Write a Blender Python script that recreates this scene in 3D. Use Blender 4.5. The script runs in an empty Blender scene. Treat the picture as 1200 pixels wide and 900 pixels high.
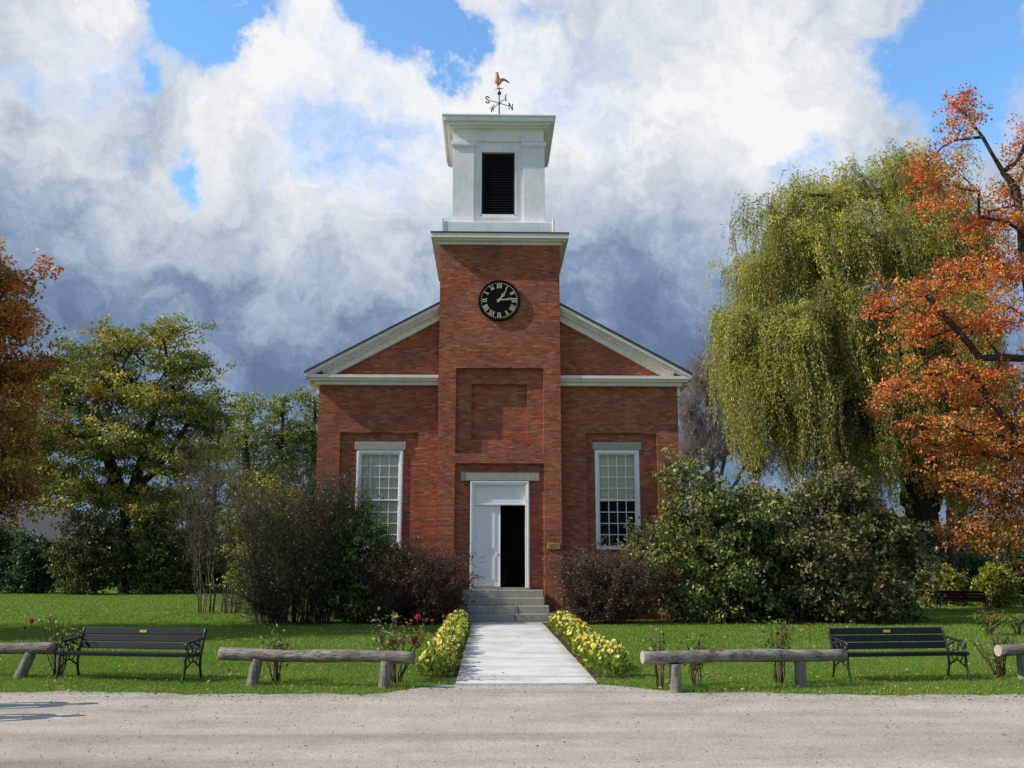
import bpy, math
import numpy as np
from mathutils import Vector, Matrix
rng = np.random.default_rng(11)
R = math.radians
C = bpy.context.scene.collection

# ------------------------------------------------------------------ camera model (used to turn measured angles into places)
F, CAMH = 1100.0, 1.75
YAW, PIT = math.atan(28 / F), math.atan(210 / F)
def ray(px, py):
    a, b = (px - 600) / F, (450 - py) / F
    x, y, z = a, math.cos(PIT) - b * math.sin(PIT), math.sin(PIT) + b * math.cos(PIT)
    return (x * math.cos(YAW) + y * math.sin(YAW), -x * math.sin(YAW) + y * math.cos(YAW), z)
def at(px, py, Y):
    d = ray(px, py); t = Y / d[1]
    return np.array((d[0] * t, Y, CAMH + d[2] * t))
def gr(px, py):
    d = ray(px, py); t = -CAMH / d[2]
    return np.array((d[0] * t, d[1] * t, 0.0))

# ------------------------------------------------------------------ object helpers
def root(name, label, cat, loc=(0, 0, 0), group=None):
    o = bpy.data.objects.new(name, None); C.objects.link(o)
    o.location = loc; o.empty_display_size = .2
    o['label'] = label; o['category'] = cat
    if group: o['group'] = group
    return o
def origin(p):
    v = Vector((0, 0, 0))
    while p is not None:
        v += p.location; p = p.parent
    return np.array(v)
def link(name, me, mats, parent=None, smooth=False):
    o = bpy.data.objects.new(name, me); C.objects.link(o)
    for m in (mats if isinstance(mats, (list, tuple)) else [mats]): me.materials.append(m)
    if parent is not None: o.parent = parent
    if smooth: me.polygons.foreach_set('use_smooth', [True] * len(me.polygons))
    return o
def copy_tree(o, parent=None):
    c = o.copy(); C.objects.link(c); c.parent = parent
    for ch in list(o.children): copy_tree(ch, c)
    return c
def np_mesh(name, V, Q, col=None, midx=None):
    """V (n,3); Q (m,k) faces; col (n,3) point colours"""
    me = bpy.data.meshes.new(name)
    V = np.asarray(V, np.float32); Q = np.asarray(Q, np.int32); k = Q.shape[1]
    me.vertices.add(len(V)); me.vertices.foreach_set('co', V.ravel())
    me.loops.add(Q.size); me.loops.foreach_set('vertex_index', Q.ravel())
    me.polygons.add(len(Q)); me.polygons.foreach_set('loop_start', np.arange(0, Q.size, k, dtype=np.int32))
    if midx is not None: me.polygons.foreach_set('material_index', np.asarray(midx, np.int32))
    if col is not None:
        a = me.attributes.new('col', 'FLOAT_COLOR', 'POINT')
        a.data.foreach_set('color', np.concatenate([col, np.ones((len(col), 1))], 1).astype(np.float32).ravel())
    me.update(calc_edges=True); me.validate()
    return me

class MB:
    def __init__(s): s.v = []; s.f = []
    def add(s, vs, fs):
        n = len(s.v); s.v += [tuple(map(float, v)) for v in vs]; s.f += [tuple(i + n for i in f) for f in fs]; return s
    def box(s, x0, x1, y0, y1, z0, z1):
        v = [(x0, y0, z0), (x1, y0, z0), (x1, y1, z0), (x0, y1, z0), (x0, y0, z1), (x1, y0, z1), (x1, y1, z1), (x0, y1, z1)]
        return s.add(v, [(0, 3, 2, 1), (4, 5, 6, 7), (0, 1, 5, 4), (1, 2, 6, 5), (2, 3, 7, 6), (3, 0, 4, 7)])
    def quad(s, *p): return s.add(p, [tuple(range(len(p)))])
    def prism(s, poly, a, b):
        """poly: list of (x,z) ccw seen from -Y; extruded from Y=a to Y=b"""
        n = len(poly)
        v = [(x, a, z) for x, z in poly] + [(x, b, z) for x, z in poly]
        f = [tuple(range(n)), tuple(range(2 * n - 1, n - 1, -1))] + [(i, i + n, (i + 1) % n + n, (i + 1) % n) for i in range(n)]
        return s.add(v, f)
    def tube(s, pts, rad, n=8, cap=True):
        pts = [Vector(p) for p in pts]
        if not hasattr(rad, '__len__'): rad = [rad] * len(pts)
        up = None; rings = []
        for i, p in enumerate(pts):
            t = (pts[min(i + 1, len(pts) - 1)] - pts[max(i - 1, 0)]).normalized()
            if up is None:
                up = Vector((0, 0, 1)) if abs(t.z) < .9 else Vector((1, 0, 0))
            a = t.cross(up)
            if a.length < 1e-4: a = t.cross(Vector((0, 1, 0)))
            a.normalize(); b = a.cross(t).normalized(); up = b
            rings.append([p + (a * math.cos(k * 2 * math.pi / n) + b * math.sin(k * 2 * math.pi / n)) * rad[i] for k in range(n)])
        v = [q for r in rings for q in r]; f = []
        for i in range(len(rings) - 1):
            for k in range(n):
                f.append((i * n + k, i * n + (k + 1) % n, (i + 1) * n + (k + 1) % n, (i + 1) * n + k))
        if cap:
            f.append(tuple(range(n - 1, -1, -1))); m = (len(rings) - 1) * n; f.append(tuple(m + k for k in range(n)))
        return s.add(v, f)
    def build(s, name, mat, parent=None, smooth=False, bevel=0, local=False, kind=None):
        o0 = origin(parent) if (parent is not None and not local) else np.zeros(3)
        me = bpy.data.meshes.new(name)
        me.from_pydata([tuple(np.array(v) - o0) for v in s.v], [], s.f); me.update()
        o = link(name, me, mat, parent)
        if smooth:
            me.polygons.foreach_set('use_smooth', [True] * len(me.polygons))
        if bevel:
            b = o.modifiers.new('bevel', 'BEVEL'); b.width = bevel; b.segments = 2; b.limit_method = 'ANGLE'; b.angle_limit = R(40)
        if kind: o['kind'] = kind
        return o

# ------------------------------------------------------------------ materials
def mat(name):
    m = bpy.data.materials.new(name); m.use_nodes = True; nt = m.node_tree; nt.nodes.clear()
    out = nt.nodes.new('ShaderNodeOutputMaterial')
    return m, nt, out
def N(nt, typ, **kw):
    n = nt.nodes.new('ShaderNode' + typ)
    for k, v in kw.items():
        if k in n.inputs: n.inputs[k].default_value = v
        else: setattr(n, k, v)
    return n
def L(nt, a, b): nt.links.new(a, b)
def ramp(nt, fac, stops, interp='LINEAR'):
    r = N(nt, 'ValToRGB'); cr = r.color_ramp; cr.interpolation = interp
    while len(cr.elements) > 1: cr.elements.remove(cr.elements[-1])
    cr.elements[0].position = stops[0][0]; cr.elements[0].color = (*stops[0][1], 1)
    for p, c in stops[1:]:
        e = cr.elements.new(p); e.color = (*c, 1)
    L(nt, fac, r.inputs[0]); return r.outputs[0]
def noise(nt, vec, scale, detail=4, rough=.55, dist=0.):
    n = N(nt, 'TexNoise', Scale=scale, Detail=detail, Roughness=rough, Distortion=dist)
    if vec is not None: L(nt, vec, n.inputs['Vector'])
    return n.outputs['Fac']
def mapping(nt, vec, scale=(1, 1, 1), loc=(0, 0, 0)):
    m = N(nt, 'Mapping'); m.inputs['Scale'].default_value = scale; m.inputs['Location'].default_value = loc
    L(nt, vec, m.inputs['Vector']); return m.outputs[0]
def mixc(nt, fac, a, b, blend='MIX'):
    m = N(nt, 'Mix', data_type='RGBA', blend_type=blend)
    for sock, v in ((m.inputs[0], fac), (m.inputs[6], a), (m.inputs[7], b)):
        if hasattr(v, 'links') or hasattr(v, 'is_linked'): L(nt, v, sock)
        elif isinstance(v, (int, float)): sock.default_value = v
        else: sock.default_value = (*v, 1)
    return m.outputs[2]
def math_(nt, op, a, b=None, clamp=False):
    m = N(nt, 'Math', operation=op, use_clamp=clamp)
    for i, v in enumerate((a, b)):
        if v is None: continue
        if hasattr(v, 'is_linked'): L(nt, v, m.inputs[i])
        else: m.inputs[i].default_value = v
    return m.outputs[0]
def bump(nt, h, strength, dist=.01):
    b = N(nt, 'Bump', Strength=strength, Distance=dist); L(nt, h, b.inputs['Height']); return b.outputs[0]
def principled(nt, out, color=None, rough=.7, normal=None, spec=.3, metal=0.):
    p = N(nt, 'BsdfPrincipled'); p.inputs['Roughness'].default_value = rough
    p.inputs['Specular IOR Level'].default_value = spec; p.inputs['Metallic'].default_value = metal
    if color is not None:
        if hasattr(color, 'is_linked'): L(nt, color, p.inputs['Base Color'])
        else: p.inputs['Base Color'].default_value = (*color, 1)
    if normal is not None: L(nt, normal, p.inputs['Normal'])
    L(nt, p.outputs[0], out.inputs[0]); return p
def objco(nt): return N(nt, 'TexCoord').outputs['Object']

def paint(name, col, var=.12, rough=.55, scale=3, spec=.35, b=.15, grime=None):
    m, nt, out = mat(name); co = objco(nt)
    n1 = noise(nt, co, scale, 6, .6); n2 = noise(nt, mapping(nt, co, (6, 6, .6)), 4, 5, .6)
    f = math_(nt, 'ADD', math_(nt, 'MULTIPLY', n1, .5), math_(nt, 'MULTIPLY', n2, .5))
    c = np.array(col); g = np.array(grime) if grime else c * (1 - 2.2 * var)
    cc = ramp(nt, f, [(.3, g), (.52, c), (.8, np.minimum(c * (1 + var * .6), .9))])
    principled(nt, out, cc, rough, bump(nt, noise(nt, co, 60, 3), b, .004), spec)
    return m
def flat(name, col, rough=.6, spec=.3, metal=0.):
    m, nt, out = mat(name); co = objco(nt)
    c = np.array(col); cc = ramp(nt, noise(nt, co, 25, 4), [(.3, c * .75), (.7, np.minimum(c * 1.15, .95))])
    principled(nt, out, cc, rough, None, spec, metal); return m

def brick_mat():
    m, nt, out = mat('red_brick'); co = objco(nt)
    s = N(nt, 'SeparateXYZ'); L(nt, co, s.inputs[0])
    u = math_(nt, 'ADD', s.outputs[0], s.outputs[1])
    cmb = N(nt, 'CombineXYZ'); L(nt, u, cmb.inputs[0]); L(nt, s.outputs[2], cmb.inputs[1])
    uv = cmb.outputs[0]
    wob = noise(nt, uv, 1.2, 3)
    wv = N(nt, 'VectorMath', operation='MULTIPLY_ADD'); L(nt, N(nt, 'TexNoise', Scale=7, Detail=3).outputs['Color'], wv.inputs[0])
    nn = nt.nodes[-1]
    wv.inputs[1].default_value = (.012, .012, 0); L(nt, uv, wv.inputs[2])
    def br(off, c1, c2, mo):
        b = N(nt, 'TexBrick'); b.offset = .5; b.squash = 1
        b.inputs['Scale'].default_value = 1; b.inputs['Brick Width'].default_value = .215; b.inputs['Row Height'].default_value = .072
        b.inputs['Mortar Size'].default_value = .007; b.inputs['Mortar Smooth'].default_value = .3; b.inputs['Bias'].default_value = off
        b.inputs['Color1'].default_value = (*c1, 1); b.inputs['Color2'].default_value = (*c2, 1); b.inputs['Mortar'].default_value = (*mo, 1)
        L(nt, wv.outputs[0], b.inputs['Vector']); return b
    b1 = br(0., (0, 0, 0), (1, 1, 1), (.5, .5, .5))
    bc = ramp(nt, b1.outputs['Color'], [(0, (.28, .084, .05)), (.25, (.375, .106, .056)), (.6, (.45, .128, .064)), (.85, (.49, .152, .078)), (1, (.52, .20, .11))])
    big = noise(nt, uv, .7, 4, .6); mid = noise(nt, mapping(nt, uv, (1.2, 7, 1)), 2.2, 5, .65)
    bc = mixc(nt, 1., bc, ramp(nt, mid, [(.3, (.66, .62, .6)), (.5, (1, 1, 1)), (.75, (1.18, 1.2, 1.2))]), 'MULTIPLY')
    bc = mixc(nt, 1., bc, ramp(nt, big, [(.3, (.72, .7, .7)), (.55, (1, 1, 1)), (.75, (1.15, 1.12, 1.1))]), 'MULTIPLY')
    # rain staining towards the ground, grit
    grit = noise(nt, uv, 45, 3)
    bc = mixc(nt, 1., bc, ramp(nt, grit, [(.3, (.7, .7, .7)), (.6, (1.1, 1.1, 1.1))]), 'MULTIPLY')
    mort = mixc(nt, noise(nt, uv, 3, 4), (.2, .09, .06), (.36, .22, .16))
    col = mixc(nt, b1.outputs['Fac'], bc, mort)
    h = math_(nt, 'ADD', math_(nt, 'MULTIPLY', b1.outputs['Fac'], -1.), math_(nt, 'MULTIPLY', noise(nt, uv, 14, 5, .65), 1.3))
    h = math_(nt, 'ADD', h, math_(nt, 'MULTIPLY', b1.outputs['Color'], .35))
    principled(nt, out, col, .9, bump(nt, h, 1., .016), .15)
    return m
def leaf_mat(name, trans=.3, rough=.45, spec=.35):
    m, nt, out = mat(name)
    a = N(nt, 'Attribute', attribute_name='col')
    p = N(nt, 'BsdfPrincipled'); p.inputs['Roughness'].default_value = rough; p.inputs['Specular IOR Level'].default_value = spec
    L(nt, a.outputs['Color'], p.inputs['Base Color'])
    t = N(nt, 'BsdfTranslucent'); L(nt, mixc(nt, 1., a.outputs['Color'], (1.3, 1.35, .8), 'MULTIPLY'), t.inputs[0])
    mx = N(nt, 'MixShader'); mx.inputs[0].default_value = trans
    L(nt, p.outputs[0], mx.inputs[1]); L(nt, t.outputs[0], mx.inputs[2]); L(nt, mx.outputs[0], out.inputs[0])
    return m
def bark_mat(name, c, s=6):
    m, nt, out = mat(name); co = objco(nt)
    n = noise(nt, mapping(nt, co, (3, 3, .5)), s, 6, .65); c = np.array(c)
    principled(nt, out, ramp(nt, n, [(.3, c * .4), (.55, c), (.75, c * 1.6)]), .9, bump(nt, n, .8, .03), .15); return m
def log_mat():
    m, nt, out = mat('weathered_log'); co = objco(nt)
    n = noise(nt, mapping(nt, co, (1.2, 14, 14)), 2.5, 7, .65); k = noise(nt, co, 5, 4); ck = noise(nt, mapping(nt, co, (2, 40, 40)), 1.5, 3, .5)
    c = ramp(nt, n, [(.25, (.10, .085, .075)), (.5, (.26, .23, .205)), (.75, (.44, .40, .365))])
    c = mixc(nt, 1., c, ramp(nt, k, [(.35, (.6, .55, .5)), (.6, (1, 1, 1))]), 'MULTIPLY')
    c = mixc(nt, ramp(nt, ck, [(.33, (1, 1, 1)), (.39, (0, 0, 0))]), c, (.03, .025, .02))
    principled(nt, out, c, .85, bump(nt, math_(nt, 'ADD', n, ck), .7, .015), .15); return m
def post_mat():
    m, nt, out = mat('weathered_post'); co = objco(nt)
    n = noise(nt, mapping(nt, co, (14, 14, 1.2)), 2.5, 7, .65)
    c = ramp(nt, n, [(.25, (.07, .06, .05)), (.5, (.21, .185, .155)), (.75, (.38, .34, .285))])
    principled(nt, out, c, .88, bump(nt, n, .7, .015), .15); return m

M = {}
M['brick'] = brick_mat()
M['white'] = paint('white_paint', (.85, .815, .805), .03, .5, 2, grime=(.74, .735, .71))
M['trim'] = paint('weathered_cream_paint', (.80, .72, .67), .06, .55, 2, grime=(.60, .57, .51))
M['belfry'] = paint('peeling_white_paint', (.88, .84, .845), .03, .5, 1.6, grime=(.66, .64, .63))
M['slate'] = paint('dark_slate', (.05, .052, .055), .2, .7, 8)
M['granite'] = paint('grey_granite', (.36, .335, .275), .18, .8, 14, .2, .5)
M['lintel'] = paint('dressed_stone', (.38, .355, .30), .12, .8, 8, .2, .4)
M['louver'] = flat('black_louver_paint', (.012, .012, .014), .5)
M['black'] = flat('black_clock_paint', (.004, .004, .0045), .6, .12)
M['gold'] = flat('pale_gilt', (.68, .58, .35), .5, .3)
M['iron'] = flat('black_iron', (.014, .014, .015), .42, .5)
M['copper'] = flat('aged_copper', (.46, .22, .15), .55, .3, .1)
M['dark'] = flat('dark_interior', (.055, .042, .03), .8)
M['blind'] = paint('window_blind', (.82, .76, .62), .04, .8, 2)
M['brass'] = flat('yellow_brass', (.42, .31, .07), .55, .3)
M['log'] = log_mat(); M['post'] = post_mat()
M['cutwood'] = flat('pale_sawn_wood', (.42, .37, .28), .8)
M['bark'] = bark_mat('dark_bark', (.045, .036, .03))
M['midbark'] = bark_mat('brown_bark', (.085, .065, .05))
M['greybark'] = bark_mat('grey_bark', (.11, .095, .085))
M['twig'] = bark_mat('grey_brown_twig', (.15, .12, .10), 20)
M['paletwig'] = bark_mat('pale_grey_twig', (.32, .265, .245), 20)
M['palebark'] = bark_mat('pale_grey_bark', (.26, .22, .2))
M['darktwig'] = bark_mat('dark_twig', (.085, .068, .055), 20)
M['redtwig'] = bark_mat('purple_brown_twig', (.11, .062, .052), 20)
M['leaf'] = leaf_mat('leaf', .28); M['gloss'] = leaf_mat('glossy_leaf', .22, .5, .3); M['petal'] = leaf_mat('petal', .3, .6, .2)
M['willow'] = leaf_mat('willow_leaf', .48, .5, .3)
M['grass'] = leaf_mat('grass_blade', .35, .5, .3)
def bench_paint(name, c):
    m, nt, out = mat(name); co = objco(nt)
    n = noise(nt, mapping(nt, co, (1.5, 25, 25)), 3, 6, .6); c = np.array(c)
    principled(nt, out, ramp(nt, n, [(.3, c * .6), (.6, c * 1.2), (.8, c * 2)]), .5, bump(nt, n, .25, .004), .22); return m
M['slat'] = bench_paint('charcoal_slat_paint', (.009, .011, .017)); M['redslat'] = bench_paint('dark_maroon_slat_paint', (.035, .013, .011))
def glass_mat():
    m, nt, out = mat('window_glass')
    g = N(nt, 'BsdfGlossy', Roughness=.03); t = N(nt, 'BsdfTransparent'); t.inputs[0].default_value = (.96, .95, .92, 1)
    n = bump(nt, noise(nt, objco(nt), 2.5, 2), .06, .05); L(nt, n, g.inputs['Normal'])
    fr = N(nt, 'Fresnel', IOR=1.33); mx = N(nt, 'MixShader'); L(nt, fr.outputs[0], mx.inputs[0]); L(nt, t.outputs[0], mx.inputs[1]); L(nt, g.outputs[0], mx.inputs[2])
    L(nt, mx.outputs[0], out.inputs[0]); return m
M['glass'] = glass_mat()

# ------------------------------------------------------------------ ground, road, path
def wob(x):
    return .07 * math.sin(2.1 * x + .4) + .05 * math.sin(5.3 * x + 1.) + .03 * math.sin(11.7 * x + 2.) + .02 * math.sin(23.3 * x)
def sst(a, b, x):
    t = min(max((x - a) / (b - a), 0), 1); return t * t * (3 - 2 * t)
def edgeY(x):
    base = 13.38 - .035 * x + wob(x) * .9 + .12 * math.sin(.7 * x)
    return base + (14.3 - base) * sst(-1.75, -.5, x) * (1 - sst(1.55, 2.9, x))
PX0, PX1, PY0, PY1 = -.46, 1.62, 14.28, 28.45
def lawn_mat():
    m, nt, out = mat('lawn_turf'); co = objco(nt)
    a = noise(nt, co, .35, 5, .6); b = noise(nt, co, 9, 4, .7); f = noise(nt, co, 60, 3, .7)
    c = ramp(nt, a, [(.3, (.088, .165, .02)), (.5, (.12, .215, .026)), (.72, (.19, .25, .045))])
    c = mixc(nt, 1., c, ramp(nt, b, [(.3, (.6, .65, .6)), (.55, (1, 1, 1)), (.75, (1.35, 1.2, 1.1))]), 'MULTIPLY')
    c = mixc(nt, 1., c, ramp(nt, f, [(.3, (.55, .6, .5)), (.65, (1.2, 1.2, 1.2))]), 'MULTIPLY')
    principled(nt, out, c, .9, bump(nt, math_(nt, 'ADD', f, b), .8, .05), .1); return m
def gravel_mat():
    m, nt, out = mat('dusty_gravel'); co = objco(nt)
    streak = noise(nt, mapping(nt, co, (.10, .75, 1)), 1.3, 5, .55, .8); a = noise(nt, co, 1.1, 6, .65)
    st = N(nt, 'TexVoronoi', Scale=42.); L(nt, co, st.inputs['Vector']); f = noise(nt, co, 110, 3, .7); sp = noise(nt, co, 26, 2, .5)
    c = ramp(nt, streak, [(.3, (.355, .315, .262)), (.5, (.41, .368, .31)), (.7, (.455, .412, .355))])
    c = mixc(nt, 1., c, ramp(nt, a, [(.3, (.8, .79, .78)), (.55, (1, 1, 1)), (.75, (1.08, 1.07, 1.06))]), 'MULTIPLY')
    c = mixc(nt, 1., c, ramp(nt, f, [(.28, (.86, .86, .86)), (.5, (1, 1, 1)), (.72, (1.1, 1.1, 1.1))]), 'MULTIPLY')
    c = mixc(nt, .35, c, mixc(nt, 1., c, ramp(nt, st.outputs['Color'], [(.1, (.55, .55, .56)), (.5, (1, 1, 1)), (.95, (1.4, 1.38, 1.35))]), 'MULTIPLY'))
    trk = noise(nt, mapping(nt, co, (.035, .55, 1), (0, 3.3, 0)), 2.2, 3, .5, .5)
    c = mixc(nt, 1., c, ramp(nt, trk, [(.36, (.84, .835, .83)), (.5, (1, 1, 1)), (.66, (1.07, 1.06, 1.05))]), 'MULTIPLY')
    c = mixc(nt, 1., c, ramp(nt, sp, [(.26, (.5, .48, .46)), (.33, (1, 1, 1))]), 'MULTIPLY')
    principled(nt, out, c, .95, bump(nt, math_(nt, 'ADD', f, math_(nt, 'MULTIPLY', st.outputs['Distance'], .8)), .35, .015), .1); return m
def concrete_mat():
    m, nt, out = mat('pale_concrete'); co = objco(nt)
    a = noise(nt, co, 1.3, 5, .6); st = noise(nt, mapping(nt, co, (.6, 9, 1)), 2, 5, .6); f = noise(nt, co, 70, 3)
    c = ramp(nt, a, [(.3, (.50, .485, .455)), (.5, (.63, .615, .585)), (.8, (.72, .705, .675))])
    c = mixc(nt, 1., c, ramp(nt, st, [(.3, (.8, .8, .8)), (.5, (1, 1, 1))]), 'MULTIPLY')
    sx = N(nt, 'SeparateXYZ'); L(nt, co, sx.inputs[0]); ex = math_(nt, 'ADD', math_(nt, 'ABSOLUTE', math_(nt, 'SUBTRACT', sx.outputs[0], .58)), math_(nt, 'MULTIPLY', noise(nt, co, 3.5, 5, .65), .5))
    c = mixc(nt, 1., c, ramp(nt, ex, [(1.1, (1, 1, 1)), (1.12, (1, 1, 1))]) if False else ramp(nt, math_(nt, 'SUBTRACT', ex, .45), [(.6, (1, 1, 1)), (.85, (.72, .68, .61))]), 'MULTIPLY')
    c = mixc(nt, 1., c, ramp(nt, noise(nt, mapping(nt, co, (.25, 1, 1)), 1.1, 2, .4), [(.4, (.88, .875, .86)), (.55, (1, 1, 1))]), 'MULTIPLY')
    c = mixc(nt, 1., c, ramp(nt, f, [(.3, (.85, .85, .85)), (.6, (1.05, 1.05, 1.05))]), 'MULTIPLY')
    principled(nt, out, c, .85, bump(nt, f, .3, .006), .15); return m
def soil_mat():
    m, nt, out = mat('dark_soil'); co = objco(nt); f = noise(nt, co, 30, 5, .7)
    principled(nt, out, ramp(nt, f, [(.3, (.03, .02, .013)), (.6, (.1, .07, .045)), (.8, (.16, .12, .08))]), .95, bump(nt, f, 1., .04), .1); return m
M['lawn'] = lawn_mat(); M['gravel'] = gravel_mat(); M['concrete'] = concrete_mat(); M['soil'] = soil_mat()

g = MB(); g.quad((-900, -300, 0), (900, -300, 0), (900, 1500, 0), (-900, 1500, 0)); g.build('ground', M['lawn'], kind='structure')
rd = MB(); xs = np.concatenate([np.linspace(-200, -12, 60), np.arange(-11.95, 12, .05), np.linspace(12, 200, 60)])
V = [(x, y, .004) for x in xs for y in (1.0, edgeY(x))]
rd.add(V, [(2 * i, 2 * i + 2, 2 * i + 3, 2 * i + 1) for i in range(len(xs) - 1)]); rd.build('road', M['gravel'], kind='structure')
pt = MB(); ys = [PY0, 15.0, 16.45, 18.0, 19.5, 21.1, 22.6, 24.1, 25.6, 27.0, PY1]
for i in range(len(ys) - 1):
    pt.box(PX0, PX1, ys[i] + (.03 if i else 0), ys[i + 1] - .03, -.05, .035 + .004 * (i % 3))
pt.build('path', M['concrete'], kind='structure', bevel=.01)
sb = MB()
for x0, x1, y0, y1 in ((-1.02, PX0 - .0, 14.9, 27.2), (PX1 + .0, 2.2, 14.9, 27.2)):
    n = 40; V = []
    for i in range(n + 1):
        y = y0 + (y1 - y0) * i / n; w = .06 * math.sin(i * 1.7) + .04 * math.sin(i * 3.1)
        V += [(x0 + (w if x0 < 0 else 0), y, .004), (x1 + (w if x0 > 0 else 0), y, .004)]
    sb.add(V, [(2 * i, 2 * i + 1, 2 * i + 3, 2 * i + 2) for i in range(n)])
# bare scuffed soil around the posts and under the shrubs
for cx, cy_, rx, ry in ((-3.3, 14.35, .42, .14), (-1.35, 14.05, .4, .13), (2.55, 13.5, .42, .13), (4.45, 13.98, .36, .12), (-6.9, 15.3, .4, .14), (8.1, 14.8, .4, .15),
                        (-5.8, 28.6, 2., 1.1), (-3.6, 28.7, 2.6, 1.0), (3.5, 28.6, 1.9, .9), (7.4, 29.4, 3., 1.6), (11., 28.8, 3., 1.6)):
    sb.add([(cx + rx * math.cos(t) * (1 + .12 * math.sin(3 * t + cx)), cy_ + ry * math.sin(t), .003) for t in np.linspace(0, 2 * math.pi, 25)[:-1]], [tuple(range(24))])
sb.build('soil_bed', M['soil'], kind='structure')

# ------------------------------------------------------------------ church
TX0, TX1, TXC = -1.625, 2.345, .36
TY, FY = 30.0, 30.5
WX0, WX1 = -5.56, 6.26
BACK = 48.0
ZT, ZE = 12.2, 7.5
church = root('church_building', 'red brick meeting house with a white belfry, round black clock and half-open white door', 'church', (TXC, TY, 0))

def relief(mb, xs, zs, dep, Y0, hole=.22):
    """front face at Y0 stepped back by dep(i,j) metres per cell; None = opening"""
    nx, nz = len(xs) - 1, len(zs) - 1
    D = [[dep((xs[i] + xs[i + 1]) / 2, (zs[j] + zs[j + 1]) / 2) for j in range(nz)] for i in range(nx)]
    q = lambda i, j: hole if D[i][j] is None else D[i][j]
    for i in range(nx):
        for j in range(nz):
            x0, x1, z0, z1 = xs[i], xs[i + 1], zs[j], zs[j + 1]
            if D[i][j] is not None:
                y = Y0 + D[i][j]; mb.quad((x0, y, z0), (x1, y, z0), (x1, y, z1), (x0, y, z1))
            if i + 1 < nx and q(i, j) != q(i + 1, j):
                a, b = Y0 + q(i, j), Y0 + q(i + 1, j); mb.quad((x1, a, z0), (x1, b, z0), (x1, b, z1), (x1, a, z1))
            if j + 1 < nz and q(i, j) != q(i, j + 1):
                a, b = Y0 + q(i, j), Y0 + q(i, j + 1); mb.quad((x0, a, z1), (x1, a, z1), (x1, b, z1), (x0, b, z1))
def inr(v, a, b): return a < v < b
# openings
DX0, DX1, DZ0, DZ1 = -.57, 1.32, 1.0, 4.34          # doorway in the tower
LW = (-4.275, -2.77, 2.25, 5.38); RW = (3.49, 4.945, 2.25, 5.40)
def tower_dep(x, z):
    if inr(x, DX0, DX1) and inr(z, DZ0 - .5, DZ1): return None
    if inr(x, -.55, 1.26) and inr(z, 5.66, 7.5): return .27
    if inr(x, -1.06, 1.79) and inr(z, 5.22, 8.01): return .15
    if inr(x, -1.06, 1.79) and z < 4.89: return .15
    return 0.
tw = MB()
relief(tw, [TX0, -1.06, DX0, -.55, 1.26, DX1, 1.79, TX1], [0, 1.0, DZ1, 4.89, 5.22, 5.66, 7.5, 8.01, ZT], tower_dep, TY, .4)
TB = 34.4
tw.quad((TX0, TB, 0), (TX0, TY, 0), (TX0, TY, ZT), (TX0, TB, ZT)); tw.quad((TX1, TY, 0), (TX1, TB, 0), (TX1, TB, ZT), (TX1, TY, ZT))
tw.quad((TX1, TB, 0), (TX0, TB, 0), (TX0, TB, ZT), (TX1, TB, ZT))
tower = tw.build('tower', M['brick'], church)
def front_dep(side):
    W = LW if side < 0 else RW; a, b = (-4.82, -2.29) if side < 0 else (3.22, 5.53)
    def f(x, z):
        if inr(x, W[0], W[1]) and inr(z, W[2], W[3]): return None
        if inr(x, a, b) and z < 5.945: return .1
        return 0.
    return f
wl = MB()
relief(wl, [WX0, -4.82, LW[0], LW[1], -2.29, TX0], [0, 2.25, 5.38, 5.945, ZE], front_dep(-1), FY)
relief(wl, [TX1, 3.22, RW[0], RW[1], 5.53, WX1], [0, 2.25, 5.40, 5.945, ZE], front_dep(1), FY)
SL = .544; RZ = lambda x: 7.853 + SL * (min(x, 2 * .353 - x) + 5.976)     # top of rake at x
RIDGE = .353
for s in (-1, 1):
    xo = WX0 if s < 0 else WX1; xi = TX0 if s < 0 else TX1
    p = [(xo, FY, ZE), (xi, FY, ZE), (xi, FY, RZ(xi) - .3), (xo, FY, RZ(xo) - .3)]
    wl.quad(*(p if s < 0 else p[::-1]))
wl.quad((WX0, BACK, 0), (WX0, FY, 0), (WX0, FY, ZE + .2), (WX0, BACK, ZE + .2)); wl.quad((WX1, FY, 0), (WX1, BACK, 0), (WX1, BACK, ZE + .2), (WX1, FY, ZE + .2))
wl.quad((WX1, BACK, 0), (WX0, BACK, 0), (WX0, BACK, ZE + .2), (RIDGE, BACK, RZ(RIDGE) - .3), (WX1, BACK, ZE + .2))
wl.build('wall', M['brick'], church)
# roof: two slopes with thickness
rf = MB(); EX0, EX1 = -6.0, 6.7
for s, xe in ((-1, EX0), (1, EX1)):
    xi = RIDGE; t = .05
    poly = [(xe, RZ(xe) - .012), (xi, RZ(xi) - .012), (xi, RZ(xi) + t), (xe, RZ(xe) + t)]
    rf.prism(poly if s < 0 else poly[::-1], 30.06, BACK + .3)
rf.build('roof', M['slate'], church)
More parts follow.
